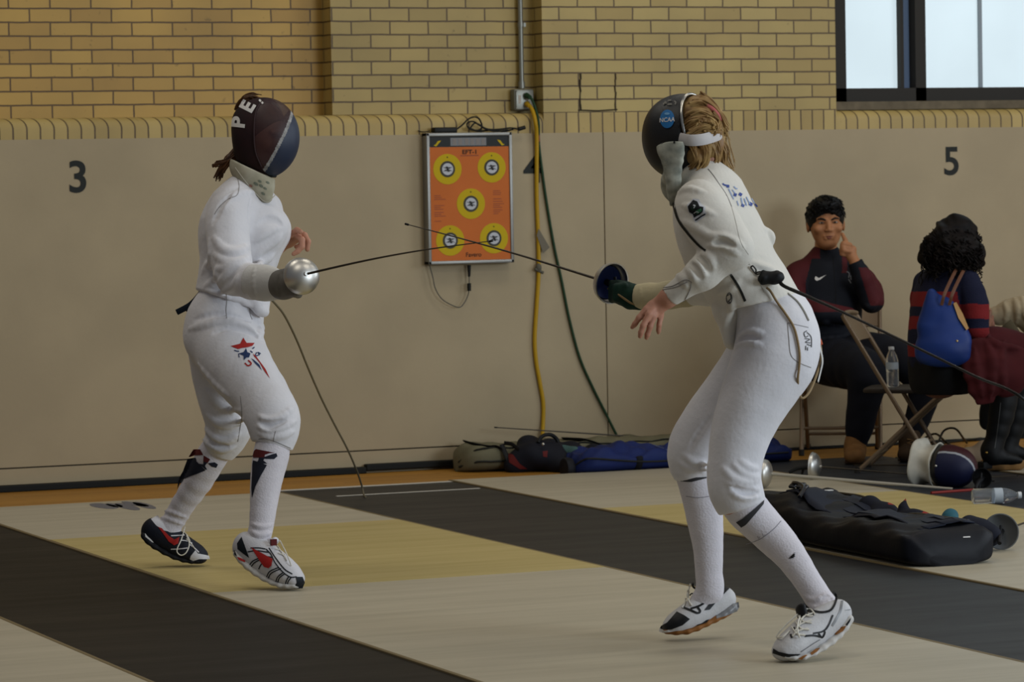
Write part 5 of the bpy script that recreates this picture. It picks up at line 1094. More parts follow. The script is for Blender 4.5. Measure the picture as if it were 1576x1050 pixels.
# ================================================================ REEL CABLES
rc1 = [(414, 458, 13.25), (424, 468, 13.3), (438, 486, 13.45), (456, 522, 13.7), (474, 566, 14.0), (494, 612, 14.35), (514, 652, 14.8), (534, 690, 15.3), (548, 722, 15.9), (556, 745, 16.2)]
pts = [P(*q) for q in rc1]+[on_z(560, 762, .011), on_z(563, 765, .010)]
o = MB().tube(pts, .0045, 8, smooth=6).build('reel_cable', mat('dark_olive_cable', '6b624e', .6), None); tag(o, 'thin cable running from the left fencer down to the grey floor runner', 'cable')
rl = empty('reel_cable', f2.J(1186, 432, -.13), 'black cable clipped to the right fencer back, running off at right', 'cable')
Jb = J.hit(np.array([1182., 1154., 1162., 1170.]), np.array([432., 412., 418., 424.]), f2.z); Gb = J.grad(Jb)
cpos = Jb[0]+Gb[0]*.022
q3 = [cpos+HR*.02-UZ*.005, P(1206, 440, 10.58), P(1240, 455, 10.45), P(1300, 482, 10.25), P(1400, 530, 9.95), P(1500, 579, 9.7), P(1580, 618, 9.5)]
e_ = on_z(1950, 930, .012); q3 += [P(1580, 618, 9.5)*(1-t)+e_*t-UZ*.06*math.sin(pi*t) for t in (.25, .5, .75, 1.)]
MB().tube(q3, [.006]*3+[.0042]*(len(q3)-3), 8, smooth=6).build('cord', mat('black_reel_cord', '1a1815', .5), rl)
cs = Sdf(.012); cs.seg(cpos-HR*.022-UZ*.002, cpos+HR*.012, (.018, .02), (.021, .02)); cs.ball(cpos-HR*.028-UZ*.006, .014); cs.ball(cpos+HR*.02+UZ*.004, .014); cs.seg(cpos-HR*.02+UZ*.006, cpos-HR*.03+UZ*.018, .007, .005); cs.disp = wrinkle(.002, 120, 31); cs.build('plug_connector', M_grip, rl, .0025)
MB().tube([Jb[1]+Gb[1]*.006, Jb[1]+Gb[1]*.008+HR*.006+UZ*.004, Jb[2]+Gb[2]*.007+UZ*.004, Jb[2]+Gb[2]*.008-UZ*.004, Jb[3]+Gb[3]*.009+UZ*.005, cpos-HR*.02+UZ*.008], .0026, 7, smooth=6).tube([Jb[1]+Gb[1]*.006, Jb[2]+Gb[2]*.006-UZ*.008, Jb[3]+Gb[3]*.01], .0022, 7, smooth=6).build('clip', mat('dark_clip_metal', '35332e', .4, .5), rl, True, fix=False)
# ================================================================ FOLDING CHAIRS
M_ch = mat('brown_chair_paint', '75614a', .4, .3); M_seat = mat('dark_brown_seat', '2a231d', .5); M_tip = mat('chair_foot_rubber', '24211d', .7)
def chair(c, fwd, lat, label, s=1., group=None, tubes=M_ch):
    c = np.asarray(c, float); q = lambda a, b, z: c+(fwd*a+lat*b)*s+UZ*z*s
    r = empty('folding_chair', c, label, 'chair', 'brown folding chairs'); w = .20
    for e in (-1, 1):
        MB().tube([q(-.29, e*w, .77), q(-.285, e*w, .755), q(.155, e*w, .008)], .011*s, 10).build('front_leg', tubes, r)
        MB().tube([q(.185, e*w*.9, .385), q(.10, e*w*.9, .315), q(-.18, e*w*.9, .055), q(-.235, e*w*.9, .008)], .011*s, 10, smooth=3).build('rear_leg', tubes, r)
        for a, ww in ((.155, w), (-.235, w*.9)): MB().tube([q(a, e*ww, .0), q(a*1.0-.008*np.sign(a), e*ww, .03)], .0145*s, 10).build('foot_cap', M_tip, r)
    st = MB(); A = []
    for i, (z, k) in enumerate(((.388, .96), (.392, 1.), (.404, 1.), (.41, .97))):
        A.append([q(.0+.20*k*np.sign(math.cos(t))*abs(math.cos(t))**.35-.01, .195*k*np.sign(math.sin(t))*abs(math.sin(t))**.35, z) for t in np.linspace(0, 2*pi, 41)[:-1]])
    n = 40; V = np.concatenate(A); F = [(i*n+j, i*n+(j+1) % n, (i+1)*n+(j+1) % n, (i+1)*n+j) for i in range(3) for j in range(n)]+[tuple(range(n))[::-1], tuple(range(3*n, 4*n))]
    st.add(V, F); st.build('seat', M_seat, r, 'auto')
    bk = MB(); G_ = []
    for u in np.linspace(-1, 1, 13):
        row = []
        for v in np.linspace(0, 1, 7):
            a = -.285+.075*v; z = .755-.125*v; row.append(q(a-.018*(1-u*u)-.012, u*w, z+.006))
        G_.append(row)
    G_ = np.array(G_); nrm = unit(fwd*.86+UZ*.5)*.012*s; bk.grid(G_); bk.grid(G_[::-1]+nrm)
    ed = np.concatenate([G_[:, 0], G_[1:, -1], G_[::-1, -1][1:], G_[::-1, 0][:0]]); 
    for line in (G_[:, 0], G_[:, -1]): bk.grid(np.stack([line, line+nrm], 1))
    bk.build('backrest', M_ch, r, 'auto')
    MB().tube([q(-.285, -w, .765), q(-.297, -w*.4, .775), q(-.297, w*.4, .775), q(-.285, w, .765)], .011*s, 10, smooth=3).build('top_rail', tubes, r)
    MB().tube([q(-.14, -w*.9, .09), q(-.14, w*.9, .09)], .008*s, 8).build('brace', tubes, r); MB().tube([q(.08, -w, .135), q(.08, w, .135)], .008*s, 8).build('brace', tubes, r)
    return r
fwA = hdir(.97, -.25); chA = on_z(1401, 724, 0.005); chair(chA, fwA, hdir(.25, .97), 'brown folding chair with a water bottle on its seat, side on')
fwM = hdir(-.12, -1); chM = on_z(1296, 698, 0.0); chM = chM+HF*.02; chair(chM, fwM, hdir(1, -.12), 'brown folding chair under the seated man in the dark jacket', 1.02)
# ================================================================ SEATED MAN
m = Fig(18.1); M_nvj = mat('navy_track_top', '10131c', .75, vary=.2, vscale=6); M_mrj = mat('maroon_track_top', '4A1519', .75, vary=.15, vscale=8); M_nvp = mat('navy_track_trousers', '10121b', .85); M_skm = mat('skin_tan', 'A9744F', .5, vary=.08, vscale=30); M_skm.node_tree.nodes['Principled BSDF'].inputs['Subsurface Weight'].default_value = .06; M_skm.node_tree.nodes['Principled BSDF'].inputs['Subsurface Radius'].default_value = (.01, .004, .002)
M_bt = mat('tan_suede_boot', '7A5630', .8, vary=.2, vscale=30); M_hair = mat('black_short_hair', '0d0c0c', .5)
pm = empty('person', chM, 'man in navy and maroon track top, seated against wall, finger at temple', 'person')
LM = hdir(1, .03); FM = hdir(-.03, -1); B = Sdf(.02)
mh = m.J(1271, 346, .0); mf = unit(hdir(.06, -1, .0)); ml = unit(np.cross(UZ, mf)); tilt = -.03; mu_ = unit(UZ*1+ml*tilt); ml = unit(np.cross(mu_, mf)); HS = 1.08
hq = head(B, mh, mf, ml, mu_, HS, wd=1.08)
m.chain(B, [(1271, 375, .05, 17), (1271, 402, .07, 19)], 1., k=.02)
m.chain(B, [(1271, 410, .08, (44, 22)), (1275, 470, .05, (38, 24)), (1280, 540, 0, (40, 28))], 1., LM, k=.03)
m.chain(B, [(1326, 425, .0, 13), (1346, 460, -.12, 12), (1320, 412, -.16, 9), (1311, 394, -.15, 7.5)], 1., k=.02)
m.chain(B, [(1310, 395, -.15, 7.8), (1309, 384, -.15, (9.5, 7))], 1., LM, k=.01)
m.chain(B, [(1305, 379, -.16, 4), (1300.5, 369, -.16, 3.6), (1296.5, 360.5, -.14, 2.8)], 1., k=.004)
for i, (a, b_) in enumerate(((304, 376), (303, 381), (304, 386))): m.chain(B, [(1000+a+4, b_+1, -.17, 4), (1000+a-6, b_-1, -.175, 3.9), (1000+a-8, b_+5, -.165, 3.5), (1000+a-2, b_+7, -.155, 3.2)], 1., k=.003)
m.chain(B, [(1304, 390, -.16, 4.2), (1298, 383, -.175, 3.8), (1296, 377, -.175, 3)], 1., k=.006)
B.build('body', M_skm, pm, .0045)
# face details
M_eye = mat('eye_white', '9c948a', .3); M_iris = mat('dark_iris', '120c09', .2); M_lip = mat('lip_brown', '7d4a3d', .5); M_brow = mat('brow_hair', '17110e', .7)
for e in (-1, 1):
    ew = MB().sphere(hq(.074, e*.031, .012), np.array([.0125, .0135, .0055])*HS, 16, 10, R=np.array([mf, ml, mu_])); ey = ew.build('eye', M_eye, pm); MB().sphere(hq(.0838, e*.030, .0122), np.array([.0035, .0058, .0048])*HS, 12, 8, R=np.array([mf, ml, mu_])).build('iris', M_iris, ey)
    MB().tube([hq(.0865, e*.014, .0155), hq(.085, e*.031, .0195), hq(.075, e*.047, .014)], .0042*HS, 6, smooth=3).build('eyelid', M_skm, ey)
    MB().tube([hq(.0925, e*.012, .0235), hq(.0905, e*.030, .0305), hq(.079, e*.048, .029)], [.0042*HS, .005*HS, .003*HS], 8, smooth=4).build('eyebrow', M_brow, pm)
MB().tube([hq(.080, -.024, -.058), hq(.0895, -.008, -.0535), hq(.0895, .008, -.0535), hq(.080, .024, -.058)], [.002, .005, .005, .002], 8, smooth=4).tube([hq(.080, -.022, -.058), hq(.0885, 0, -.0635), hq(.080, .022, -.058)], [.002, .006, .002], 8, smooth=4).build('lips', M_lip, pm, fix=False)
HH = Sdf(.02); AX = np.array([mf, ml, mu_])
HH.ball(hq(-.012, 0, .043), np.array([.104, .092, .094])*HS, AX, .02); HH.ball(hq(.043, .0, .096), np.array([.060, .077, .038])*HS, AX, .03); HH.ball(hq(-.03, 0, .0), np.array([.085, .084, .06])*HS, AX, .03)
HH.plane(hq(-.02, 0, -.03), -mu_, .01); HH.p.append(dict(ball=1, c=hq(.098, 0, -.012), r=np.array([.070, .072, .068])*HS, ax=AX, k=.010, sg=-1, R=.1)); HH.disp = wrinkle(.0022, 90, 41)
hm_ = HH.build('hair', M_hair, pm, .005)
g = np.random.default_rng(4); mb = MB(); th = g.uniform(-1, 1, 700)*3.0; ph_ = g.uniform(0.0, 1.62, 700)
for a_, b_ in zip(th, ph_):
    dv = mf*math.cos(a_)*math.sin(b_)+ml*math.sin(a_)*math.sin(b_)+mu_*math.cos(b_); X0 = hq(-.012, 0, .048); lo_, hi_ = .03, .16
    for _ in range(14):
        md_ = (lo_+hi_)/2
        if HH(np.array([X0+dv*md_]))[0] < 0: lo_ = md_
        else: hi_ = md_
    X1 = X0+dv*lo_; sd_ = math.sin(b_)**2; dr = unit(mf*.9*(1-sd_*.6)+mu_*(.1-1.0*sd_*(abs(math.sin(a_))))+ml*g.normal()*.35+dv*.12); mb.tube([X1-dv*.004, X1+dr*.012+dv*.0005, X1+dr*.022-dv*.003], [.0034, .003, .001], 5, caps=False)
mb.build('hair_lock', M_hair, hm_, True, fix=False)
# jacket: navy front, maroon sleeves and shoulder panels
JM = Sdf(.03)
m.chain(JM, [(1270, 391, .06, 20), (1271, 402, .06, (26, 20)), (1272, 418, .05, (50, 27)), (1274, 450, .03, (52, 32)), (1278, 500, .0, (47, 36)), (1282, 548, -.03, (50, 40))], 1., LM, k=.03, sm=2)
Al = Sdf(.02); m.chain(Al, [(1320, 422, .02, 19), (1338, 446, -.06, 19), (1342, 464, -.12, 17)], 1., k=.02, sm=2); m.chain(Al, [(1342, 464, -.12, 17), (1328, 430, -.15, 14.5), (1316, 403, -.155, 11.5)], 1., k=.02, capb=True)
Ar = Sdf(.02); m.chain(Ar, [(1226, 424, .02, 20), (1222, 448, -.03, 19), (1230, 474, -.10, 17)], 1., k=.02, sm=2); m.chain(Ar, [(1230, 474, -.10, 17), (1262, 479, -.16, 15.5), (1306, 486, -.16, 13)], 1., k=.02)
JM.sub(Al, m.J(1314, 416, .03), .14); JM.sub(Ar, m.J(1230, 416, .03), .14); JM.disp = wrinkle(.003, 26, 43)
JM.plane(m.J(1270, 378), UZ, .004)
m.folds(JM, [([(1332, 470), (1342, 474), (1352, 462)], 4, .4, 1), ([(1240, 500), (1270, 496), (1300, 502)], 5, .4, 1), ([(1235, 520), (1265, 522), (1300, 516)], 5, .4, 1)])
def pj(X): return 788+F_PX*((X-CP)@rt)/((X-CP)@fw), 525-F_PX*((X-CP)@up)/((X-CP)@fw)
def pred(X):
    x, y = pj(X); mm = np.zeros(len(X), int); ar = Ar(X) < .012; al = Al(X) < .012
    mm[ar & (y < 480+.0*x) & ~((x > 1240) & (y < 455))] = 1
    mm[(x < 1250-.25*(y-395)) & (y < 430)] = 1; mm[(y < 398) & (x < 1262)] = 1
    mm[al & (x > 1327+.30*(y-430)) & (y > 412) & (y < 470)] = 1; mm[(x > 1296) & (x < 1304) & (y < 420) & ~al] = 1
    return mm
jm = JM.build('track_top', [M_nvj, M_mrj], pm, .0055, pred)
d = Decal(JM, m.z); z_ = lambda x, y: (1200+x/5, 290+y/5)
d.poly([z_(270, 690), z_(278, 676), z_(285, 692), z_(300, 692), z_(358, 666), z_(310, 704), z_(285, 712), z_(272, 704)], 0); d.build('chest_mark', M_white, jm)
d = Decal(JM, m.z-.1); d.line([z_(515, 640), z_(535, 655), z_(530, 690)], 1.4, 0); d.line([z_(545, 670), z_(550, 705)], 1.2, 0); d.line([z_(530, 700), z_(548, 730)], 1.6, 0); d.build('cuff_mark', mat('grey_emblem_print', '77777a', .7), jm)
surf_tube(JM, [(1282, 394), (1284, 420), (1286, 450), (1288, 500)], m.z, .0016, 'zip', M_black, jm)
# trousers and boots
TM = Sdf(.03)
m.chain(TM, [(1284, 535, .0, (52, 40)), (1284, 556, -.02, (54, 40))], 1., LM, k=.04)
m.chain(TM, [(1270, 552, -.05, 36), (1305, 564, -.28, 34), (1335, 572, -.50, 30), (1333, 600, -.50, 25), (1326, 640, -.48, 21), (1319, 676, -.47, 15.5)], 1., k=.03, sm=2)
m.chain(TM, [(1310, 545, -.05, 34), (1360, 546, -.25, 30), (1405, 566, -.42, 25), (1421, 600, -.42, 21), (1414, 640, -.40, 18), (1404, 668, -.39, 15)], 1., k=.03, sm=2)
TM.disp = wrinkle(.004, 26, 44); TM.build('trousers', M_nvp, pm, .006)
for cx_, y0, dz, fx, mcol in ((1317, 676, -.47, 0, M_bt), (1401, 668, -.42, -2, mat('shaded_suede_boot', '3a2a1a', .8, vary=.2, vscale=30))):  # same pair: second boot's colour is darkened for the shade under the chair
    BT = Sdf(.015); yb_ = 700 if cx_ < 1350 else 697
    m.chain(BT, [(cx_, y0-2, dz, 14.5), (cx_-1, y0+12, dz, 15.5), (cx_-1, yb_-4, dz, (15, 12)), (cx_-2+fx, yb_+3, dz-.17, (15.5, 11))], 1., LM, k=.015, sm=2)
    gz = .006 if cx_ < 1350 else .012
    BT.plane(V3(0, 0, gz), V3(0, 0, -1), .004); BT.plane(m.J(cx_, y0-6, dz), UZ, .004)
    bo = BT.build('boot', mcol, pm, .005)
    SL = Sdf(.01); a = m.J(cx_, yb_, dz); b2 = m.J(cx_-2+fx, yb_, dz-.17); a[2] = b2[2] = .012+gz*.6; SL.seg(a, b2, (.052, .012), (.052, .012), LM); SL.plane(V3(0, 0, gz-.001), V3(0, 0, -1), .003); SL.build('boot_sole', mat('brown_boot_sole', '3a2a1c', .8), bo, .005)
    MB().tube([m.J(cx_-5, y0+8, dz-.055), m.J(cx_+5, y0+10, dz-.058), m.J(cx_-5, y0+14, dz-.064), m.J(cx_+5, y0+17, dz-.07)], .003, 6).build('boot_laces', mat('tan_lace', '8a6a42', .8), bo)
# ================================================================ SEATED WOMAN
w = Fig(16.35); FWW = hdir(.86, .5); LW = hdir(-.5, .86)
M_swn = mat('navy_knit', '11142a', .9, bump=.5, bscale=120); M_swr = mat('red_knit', '6E1A1C', .9, bump=.5, bscale=120); M_blkc = mat('black_leggings', '0b0b0d', .85); M_skw = mat('skin_brown', '7a5240', .5)
pw = empty('person', chA, 'woman with dark curly hair in red and navy striped jumper, seated facing right', 'person')
B = Sdf(.02); wh = w.J(1474, 378, .02); wf = unit(hdir(.9, .4, -.3)); wl_ = unit(np.cross(UZ, wf)); wu = np.cross(wf, wl_)
head(B, wh, wf, wl_, wu, 1.0)
w.chain(B, [(1468, 405, .02, 17), (1458, 430, 0, 20)], 1., k=.02); w.chain(B, [(1455, 440, 0, (44, 26)), (1446, 520, 0, (38, 26)), (1446, 580, 0, (46, 34))], 1., LW, k=.03)
w.chain(B, [(1500, 520, -.12, 10), (1513, 510, .02, 8), (1520, 495, .12, 8)], 1., k=.01)
for k in range(4): w.chain(B, [(1519, 497+k*2, .12, 4), (1525+k, 491+k*3, .14, 3.4), (1527, 487+k*4, .16, 3)], 1., k=.004)
w.chain(B, [(1519, 494, .10, 4), (1522, 485, .11, 3.4), (1524, 479, .12, 3)], 1., k=.004)
B.build('body', M_skw, pw, .006)
SW = Sdf(.03)
w.chain(SW, [(1464, 416, .02, 22), (1458, 432, .01, (50, 30)), (1452, 462, 0, (56, 40)), (1447, 510, 0, (52, 42)), (1446, 556, 0, (55, 44))], 1., LW, k=.03, sm=2)
aw = Sdf(.02); w.chain(aw, [(1490, 434, -.12, 19), (1501, 470, -.16, 19), (1503, 504, -.16, 17.5)], 1., k=.02, sm=2); w.chain(aw, [(1503, 506, -.16, 17), (1509, 517, -.05, 14), (1514, 512, .03, 11)], 1., k=.02)
al2 = Sdf(.02); w.chain(al2, [(1424, 436, .14, 19), (1420, 480, .2, 18), (1450, 505, .3, 16), (1500, 500, .25, 12)], 1., k=.02, sm=2)
SW.sub(aw, w.J(1484, 432, -.08), .14); SW.sub(al2, w.J(1430, 434, .1), .14); SW.plane(w.J(1446, 566, 0), hdir(0, 0, -1), .006); SW.disp = wrinkle(.003, 30, 51)
def stripes(X):
    x, y = pj(X); y2 = y+.00012*(x-1440)**2*0; on_arm = aw(X) < .010
    r = np.where(on_arm, ((y > 468) & (y < 491)) | ((y > 505) & (y < 527)), ((y > 449) & (y < 472)) | ((y > 487) & (y < 507)) | ((y > 530) & (y < 549)))
    return r.astype(int)
jw = SW.build('striped_jumper', [M_swn, M_swr], pw, .005, stripes)
TW = Sdf(.03); w.chain(TW, [(1446, 558, 0, (57, 44)), (1448, 582, 0, (58, 44))], 1., LW, k=.03); w.chain(TW, [(1456, 572, -.10, 30), (1510, 574, -.02, 27), (1545, 582, .05, 24), (1544, 610, .05, 22)], 1., k=.03, sm=2); w.chain(TW, [(1450, 572, .12, 30), (1510, 574, .2, 27), (1560, 582, .28, 24), (1562, 620, .28, 20)], 1., k=.03, sm=2)
TW.plane(V3(0, 0, .420), V3(0, 0, -1), .006) if False else TW.cutsph(w.J(1440, 600, 0), .36, V3(0, 0, .421), V3(0, 0, -1), .006)
TW.build('leggings', M_blkc, pw, .006)
M_boot = mat('black_leather_boot', '0a0a0b', .6)
for dx, dz in ((0, .03), (22, .28)):
    BW = Sdf(.02); gy = 713 if dx == 0 else 706
    w.chain(BW, [(1547+dx, 602, dz, 21), (1541+dx, 640, dz, 19), (1531+dx, 680, dz, 14.5), (1526+dx, 694, dz, 16), (1527+dx, gy-8, dz, (15, 11))], 1., LW, k=.015, sm=2); w.chain(BW, [(1526+dx, gy-11, dz, (14, 12)), (1547+dx, gy-8, dz+.02, (14, 9)), (1567+dx, gy-4, dz+.04, (12, 5.5))], 1., LW, k=.02, sm=2)
    bo = BW.build('boot', M_boot, pw, .005); w.k = w.k
    hb_ = MB().box(w.J(1516+dx, gy+3, dz), (.055, .05, .035), R=np.array([FWW, LW, UZ]), bev=.006); hb_.build('boot_heel', M_boot, bo)
    if dx == 0: MB().sphere(BW.hit(np.array([1518.5]), np.array([697.]), w.z)[0], .007, 10, 8).build('stud', mat('brass_stud', 'a08040', .3, .9), bo); surf_tube(BW, [(1540, 620), (1536, 655), (1531, 690)], w.z, .002, 'zip', mat('dull_zip', '33322f', .4, .5), bo)
# curly hair
M_curl = mat('dark_curly_hair', '0c0908', .65, col2='150f0d', vscale=30, spec=.12); HW = Sdf(.03); AXW = np.array([wf, wl_, wu])
HW.ball(wh-wf*.015+wu*.026, np.array([.113, .100, .118]), AXW, .02)
for px, py, dz, r in ((1452, 372, -.05, 26), (1470, 386, -.08, 27), (1494, 388, -.06, 22), (1438, 388, -.02, 22), (1428, 398, 0, 14), (1456, 402, -.06, 20), (1500, 404, -.03, 13), (1478, 404, -.07, 17)): HW.ball(w.J(px, py, dz), np.ones(3)*r*w.k, None, .03)
HW.disp = wrinkle(.009, 60, 52); hw = HW.build('hair', M_curl, pw, .006)
g = np.random.default_rng(9); mb = MB(); xs_ = g.uniform(1420, 1510, 230); ys_ = g.uniform(352, 408, 230); Hh = HW.hit(xs_, ys_, w.z); ok = HW(Hh) < .004; Gh = HW.grad(Hh)
for Xh, Nh in zip(Hh[ok], Gh[ok]):
    n = 22; t = np.linspace(0, 1, n); e = unit(np.cross(Nh, UZ)+g.normal(size=3)*.3); ln = g.uniform(.05, .10); R0 = g.uniform(.007, .012); a = t*g.uniform(9, 16)+g.uniform(0, 6)
    C_ = Xh-Nh*.004+np.outer(t, -UZ*.9+Nh*.25+e*.15)*ln; mb.tube(C_+np.outer(np.cos(a), e)*R0+np.outer(np.sin(a), Nh)*R0, .0026, 4, caps=False)
mb.build('curls', M_curl, hw, True, fix=False)
# ---- blue tote bag hanging from the shoulder
tb = empty('tote_bag', w.J(1455, 570, -.2), 'blue tote bag with brown leather handles on the woman in stripes', 'bag')
TB = Sdf(.03); M_tb = mat('blue_nylon', '16306E', .5, vary=.25, vscale=5); Lt = hdir(1, -.15)
yv = -.235
TB.chain([w.J(1450, 462, yv), w.J(1450, 490, yv), w.J(1452, 530, yv-.01), w.J(1452, 548, yv-.01)], [np.array([.035, .02]), np.array([.085, .045]), np.array([.118, .06]), np.array([.125, .055])], Lt, .03, 2)
TB.chain([w.J(1434, 450, yv), w.J(1425, 500, yv)], [.012, .03], None, .05); TB.chain([w.J(1464, 470, yv), w.J(1482, 520, yv)], [.012, .03], None, .05)
TB.disp = wrinkle(.006, 16, 55); TB.build('bag_body', M_tb, tb, .005)
M_lth = mat('brown_leather', '5b3a28', .5); M_lth2 = mat('tan_leather', '9b7646', .5)
for dx in (0, 12): MB().tube([w.J(1449+dx, 470, yv-.05), w.J(1454+dx, 452, yv-.06), w.J(1464+dx, 430, yv+.02), w.J(1474+dx, 412, .0-.13), w.J(1482+dx, 408, -.03), w.J(1488+dx, 420, .06)], .008, 8, smooth=5, flat=hdir(.2, -1)).build('handle', M_lth, tb)
fl = TB.hit(np.array([1466., 1470., 1480., 1489., 1486., 1474.]), np.array([468., 466., 484., 506., 509., 490.]), w.z-.2); fl = fl+TB.grad(fl)*.006
MB().prism(fl, -HF*.004).build('leather_flap', M_lth2, tb, False); MB().sphere(TB.hit(np.array([1473.]), np.array([525.]), w.z-.2)[0], .006, 10, 8).build('snap', mat('brass_snap', 'b9a070', .3, .8), tb)
# ---- dark red coat over the lap
CT = Sdf(.03); w2 = Fig(16.3)
w2.chain(CT, [(1490, 538, -.08, 18), (1520, 534, .02, 27), (1556, 543, .1, 31), (1590, 555, .15, 31)], 1., k=.04, sm=2)
CT.chain([w2.J(1512, 530, -.16), w2.J(1514, 580, -.19), w2.J(1516, 620, -.17)], [np.array([.10, .03]), np.array([.085, .022]), np.array([.05, .014])], hdir(1, .2), .04, 2)
CT.chain([w2.J(1550, 540, -.12), w2.J(1552, 580, -.15), w2.J(1556, 604, -.14)], [np.array([.10, .03]), np.array([.09, .024]), np.array([.05, .014])], hdir(1, .2), .04, 2)
w2.folds(CT, [([(1500, 536), (1504, 570), (1512, 612)], 4, .5, 1), ([(1518, 526), (1528, 566), (1524, 616)], 5, .4, 1), ([(1546, 526), (1541, 566), (1545, 600)], 4, .5, 1), ([(1512, 512), (1535, 528), (1566, 536)], 5, .4, 1)], .02)
CT.disp = wrinkle(.007, 22, 57); o = CT.build('coat', mat('dark_red_wool', '3f0d10', .9, vary=.2, vscale=8), None, .006); tag(o, 'dark red coat draped over the lap of the woman in stripes', 'coat')
# ================================================================ PERSON CUT OFF AT THE RIGHT EDGE
k_ = Fig(17.0); pk = empty('person', on_z(1650, 700, 0.0), 'person in cream jacket cut off by the right edge, holding a pink phone', 'person')
M_crm = mat('cream_jacket_cloth', 'B0A083', .85, vary=.15, vscale=12, bump=.4, bscale=50)
B = Sdf(.02); FK = hdir(-1, .05); LK = hdir(-.05, -1); head(B, k_.J(1646, 372, .1), unit(hdir(-.95, 0, -.3)), LK, unit(np.cross(unit(hdir(-.95, 0, -.3)), LK)*1), 1.)
k_.chain(B, [(1650, 400, .1, 17), (1655, 440, .1, (40, 26)), (1668, 560, .1, (44, 32))], 1., LK, k=.03)
k_.chain(B, [(1545, 480, -.05, 10), (1527, 485, -.05, 9), (1520, 484, -.05, (9, 6))], 1., k=.01)
for i in range(4): k_.chain(B, [(1521, 480+i*3.5, -.06, 3.6), (1514, 480+i*4, -.08, 3.3), (1510, 482+i*4, -.06, 2.9)], 1., k=.003)
k_.chain(B, [(1524, 478, -.04, 4), (1517, 474, -.06, 3.4), (1512, 475, -.06, 3)], 1., k=.004)
B.build('body', M_skin, pk, .006)
KH = Sdf(.02); kf_ = unit(hdir(-.95, 0, -.3)); ku_ = unit(np.cross(kf_, LK)); ku_ = ku_ if ku_[2] > 0 else -ku_; kc_ = k_.J(1646, 372, .1)
KH.ball(kc_-kf_*.018+ku_*.036, np.array([.106, .087, .104]), np.array([kf_, LK, ku_]), .02); KH.plane(kc_+kf_*.07+ku_*.06, unit(kf_*.7-ku_*.7), .01); KH.disp = wrinkle(.004, 70, 66); KH.build('hair', mat('brown_short_hair', '2a1c13', .7), pk, .006)
JK = Sdf(.03); k_.chain(JK, [(1650, 412, .1, 24), (1655, 440, .1, (56, 34)), (1664, 500, .1, (58, 40)), (1668, 560, .1, (60, 42))], 1., LK, k=.03, sm=2); k_.chain(JK, [(1640, 436, -.08, 23), (1622, 478, -.12, 22), (1606, 498, -.14, 22), (1574, 478, -.1, 21), (1536, 485, -.06, 15)], 1., k=.03, sm=2); k_.chain(JK, [(1640, 436, .26, 23), (1610, 495, .24, 20), (1560, 486, .05, 15)], 1., k=.03, sm=2)
k_.folds(JK, [([(1560, 458), (1566, 475), (1564, 496)], 5, .5, 1), ([(1545, 465), (1550, 480), (1546, 496)], 4, .5, 1), ([(1572, 455), (1578, 475), (1578, 495)], 4, .5, 1)])
JK.disp = wrinkle(.004, 34, 61); JK.build('jacket', M_crm, pk, .006)
TK = Sdf(.03); k_.chain(TK, [(1665, 560, .1, (50, 38)), (1664, 580, .1, (50, 38))], 1., LK, k=.03); k_.chain(TK, [(1650, 572, 0, 32), (1600, 574, -.08, 29), (1574, 582, -.1, 25), (1568, 620, -.1, 20), (1566, 662, -.1, 14)], 1., k=.03, sm=2); k_.chain(TK, [(1650, 572, .25, 32), (1580, 570, .3, 28), (1545, 580, .35, 24), (1530, 620, .38, 18), (1520, 650, .4, 13)], 1., k=.03, sm=2); TK.build('trousers', M_blkc, pk, .006)
M_shk = mat('tan_low_shoe', '8a6840', .7)
for a, b_, dz, cl_ in ((1568, 672, -.1, M_shk), (1514, 660, .4, mat('pale_low_shoe', '8c7a66', .7))):
    SK = Sdf(.015); gp = k_.J(a, b_, dz); t0 = V3(gp[0], gp[1], .05); SK.chain([t0+V3(0, 0, .03)-FK*.0, t0+FK*.02, t0+FK*.16-UZ*.012], [np.array([.04, .04]), np.array([.042, .045]), np.array([.04, .032])], LK, .02, 2); SK.plane(V3(0, 0, .0115), V3(0, 0, -1), .003); SK.build('shoe', cl_, pk, .005)
ph = MB().box(k_.J(1511, 487, -.075), (.012, .075, .145), R=np.array([unit(hdir(.9, .3)), unit(hdir(-.3, .9)), UZ]), bev=.005); o = ph.build('phone', mat('pink_phone_case', '6d2f45', .4), None); tag(o, 'pink phone held in the hands of the person in cream jacket', 'phone')
MB().tube([k_.J(1548, 498, -.2), k_.J(1562, 516, -.22), k_.J(1576, 545, -.22), k_.J(1600, 575, -.2)], .03, 8, smooth=4, flat=hdir(0, 1, .2)).build('olive_strap', mat('olive_webbing', '4a4230', .8), pk)
chair(V3(pk.location[0], pk.location[1], .0105)+HF*.12+FK*.17, FK, LK, 'brown folding chair under the person in the cream jacket', 1.)
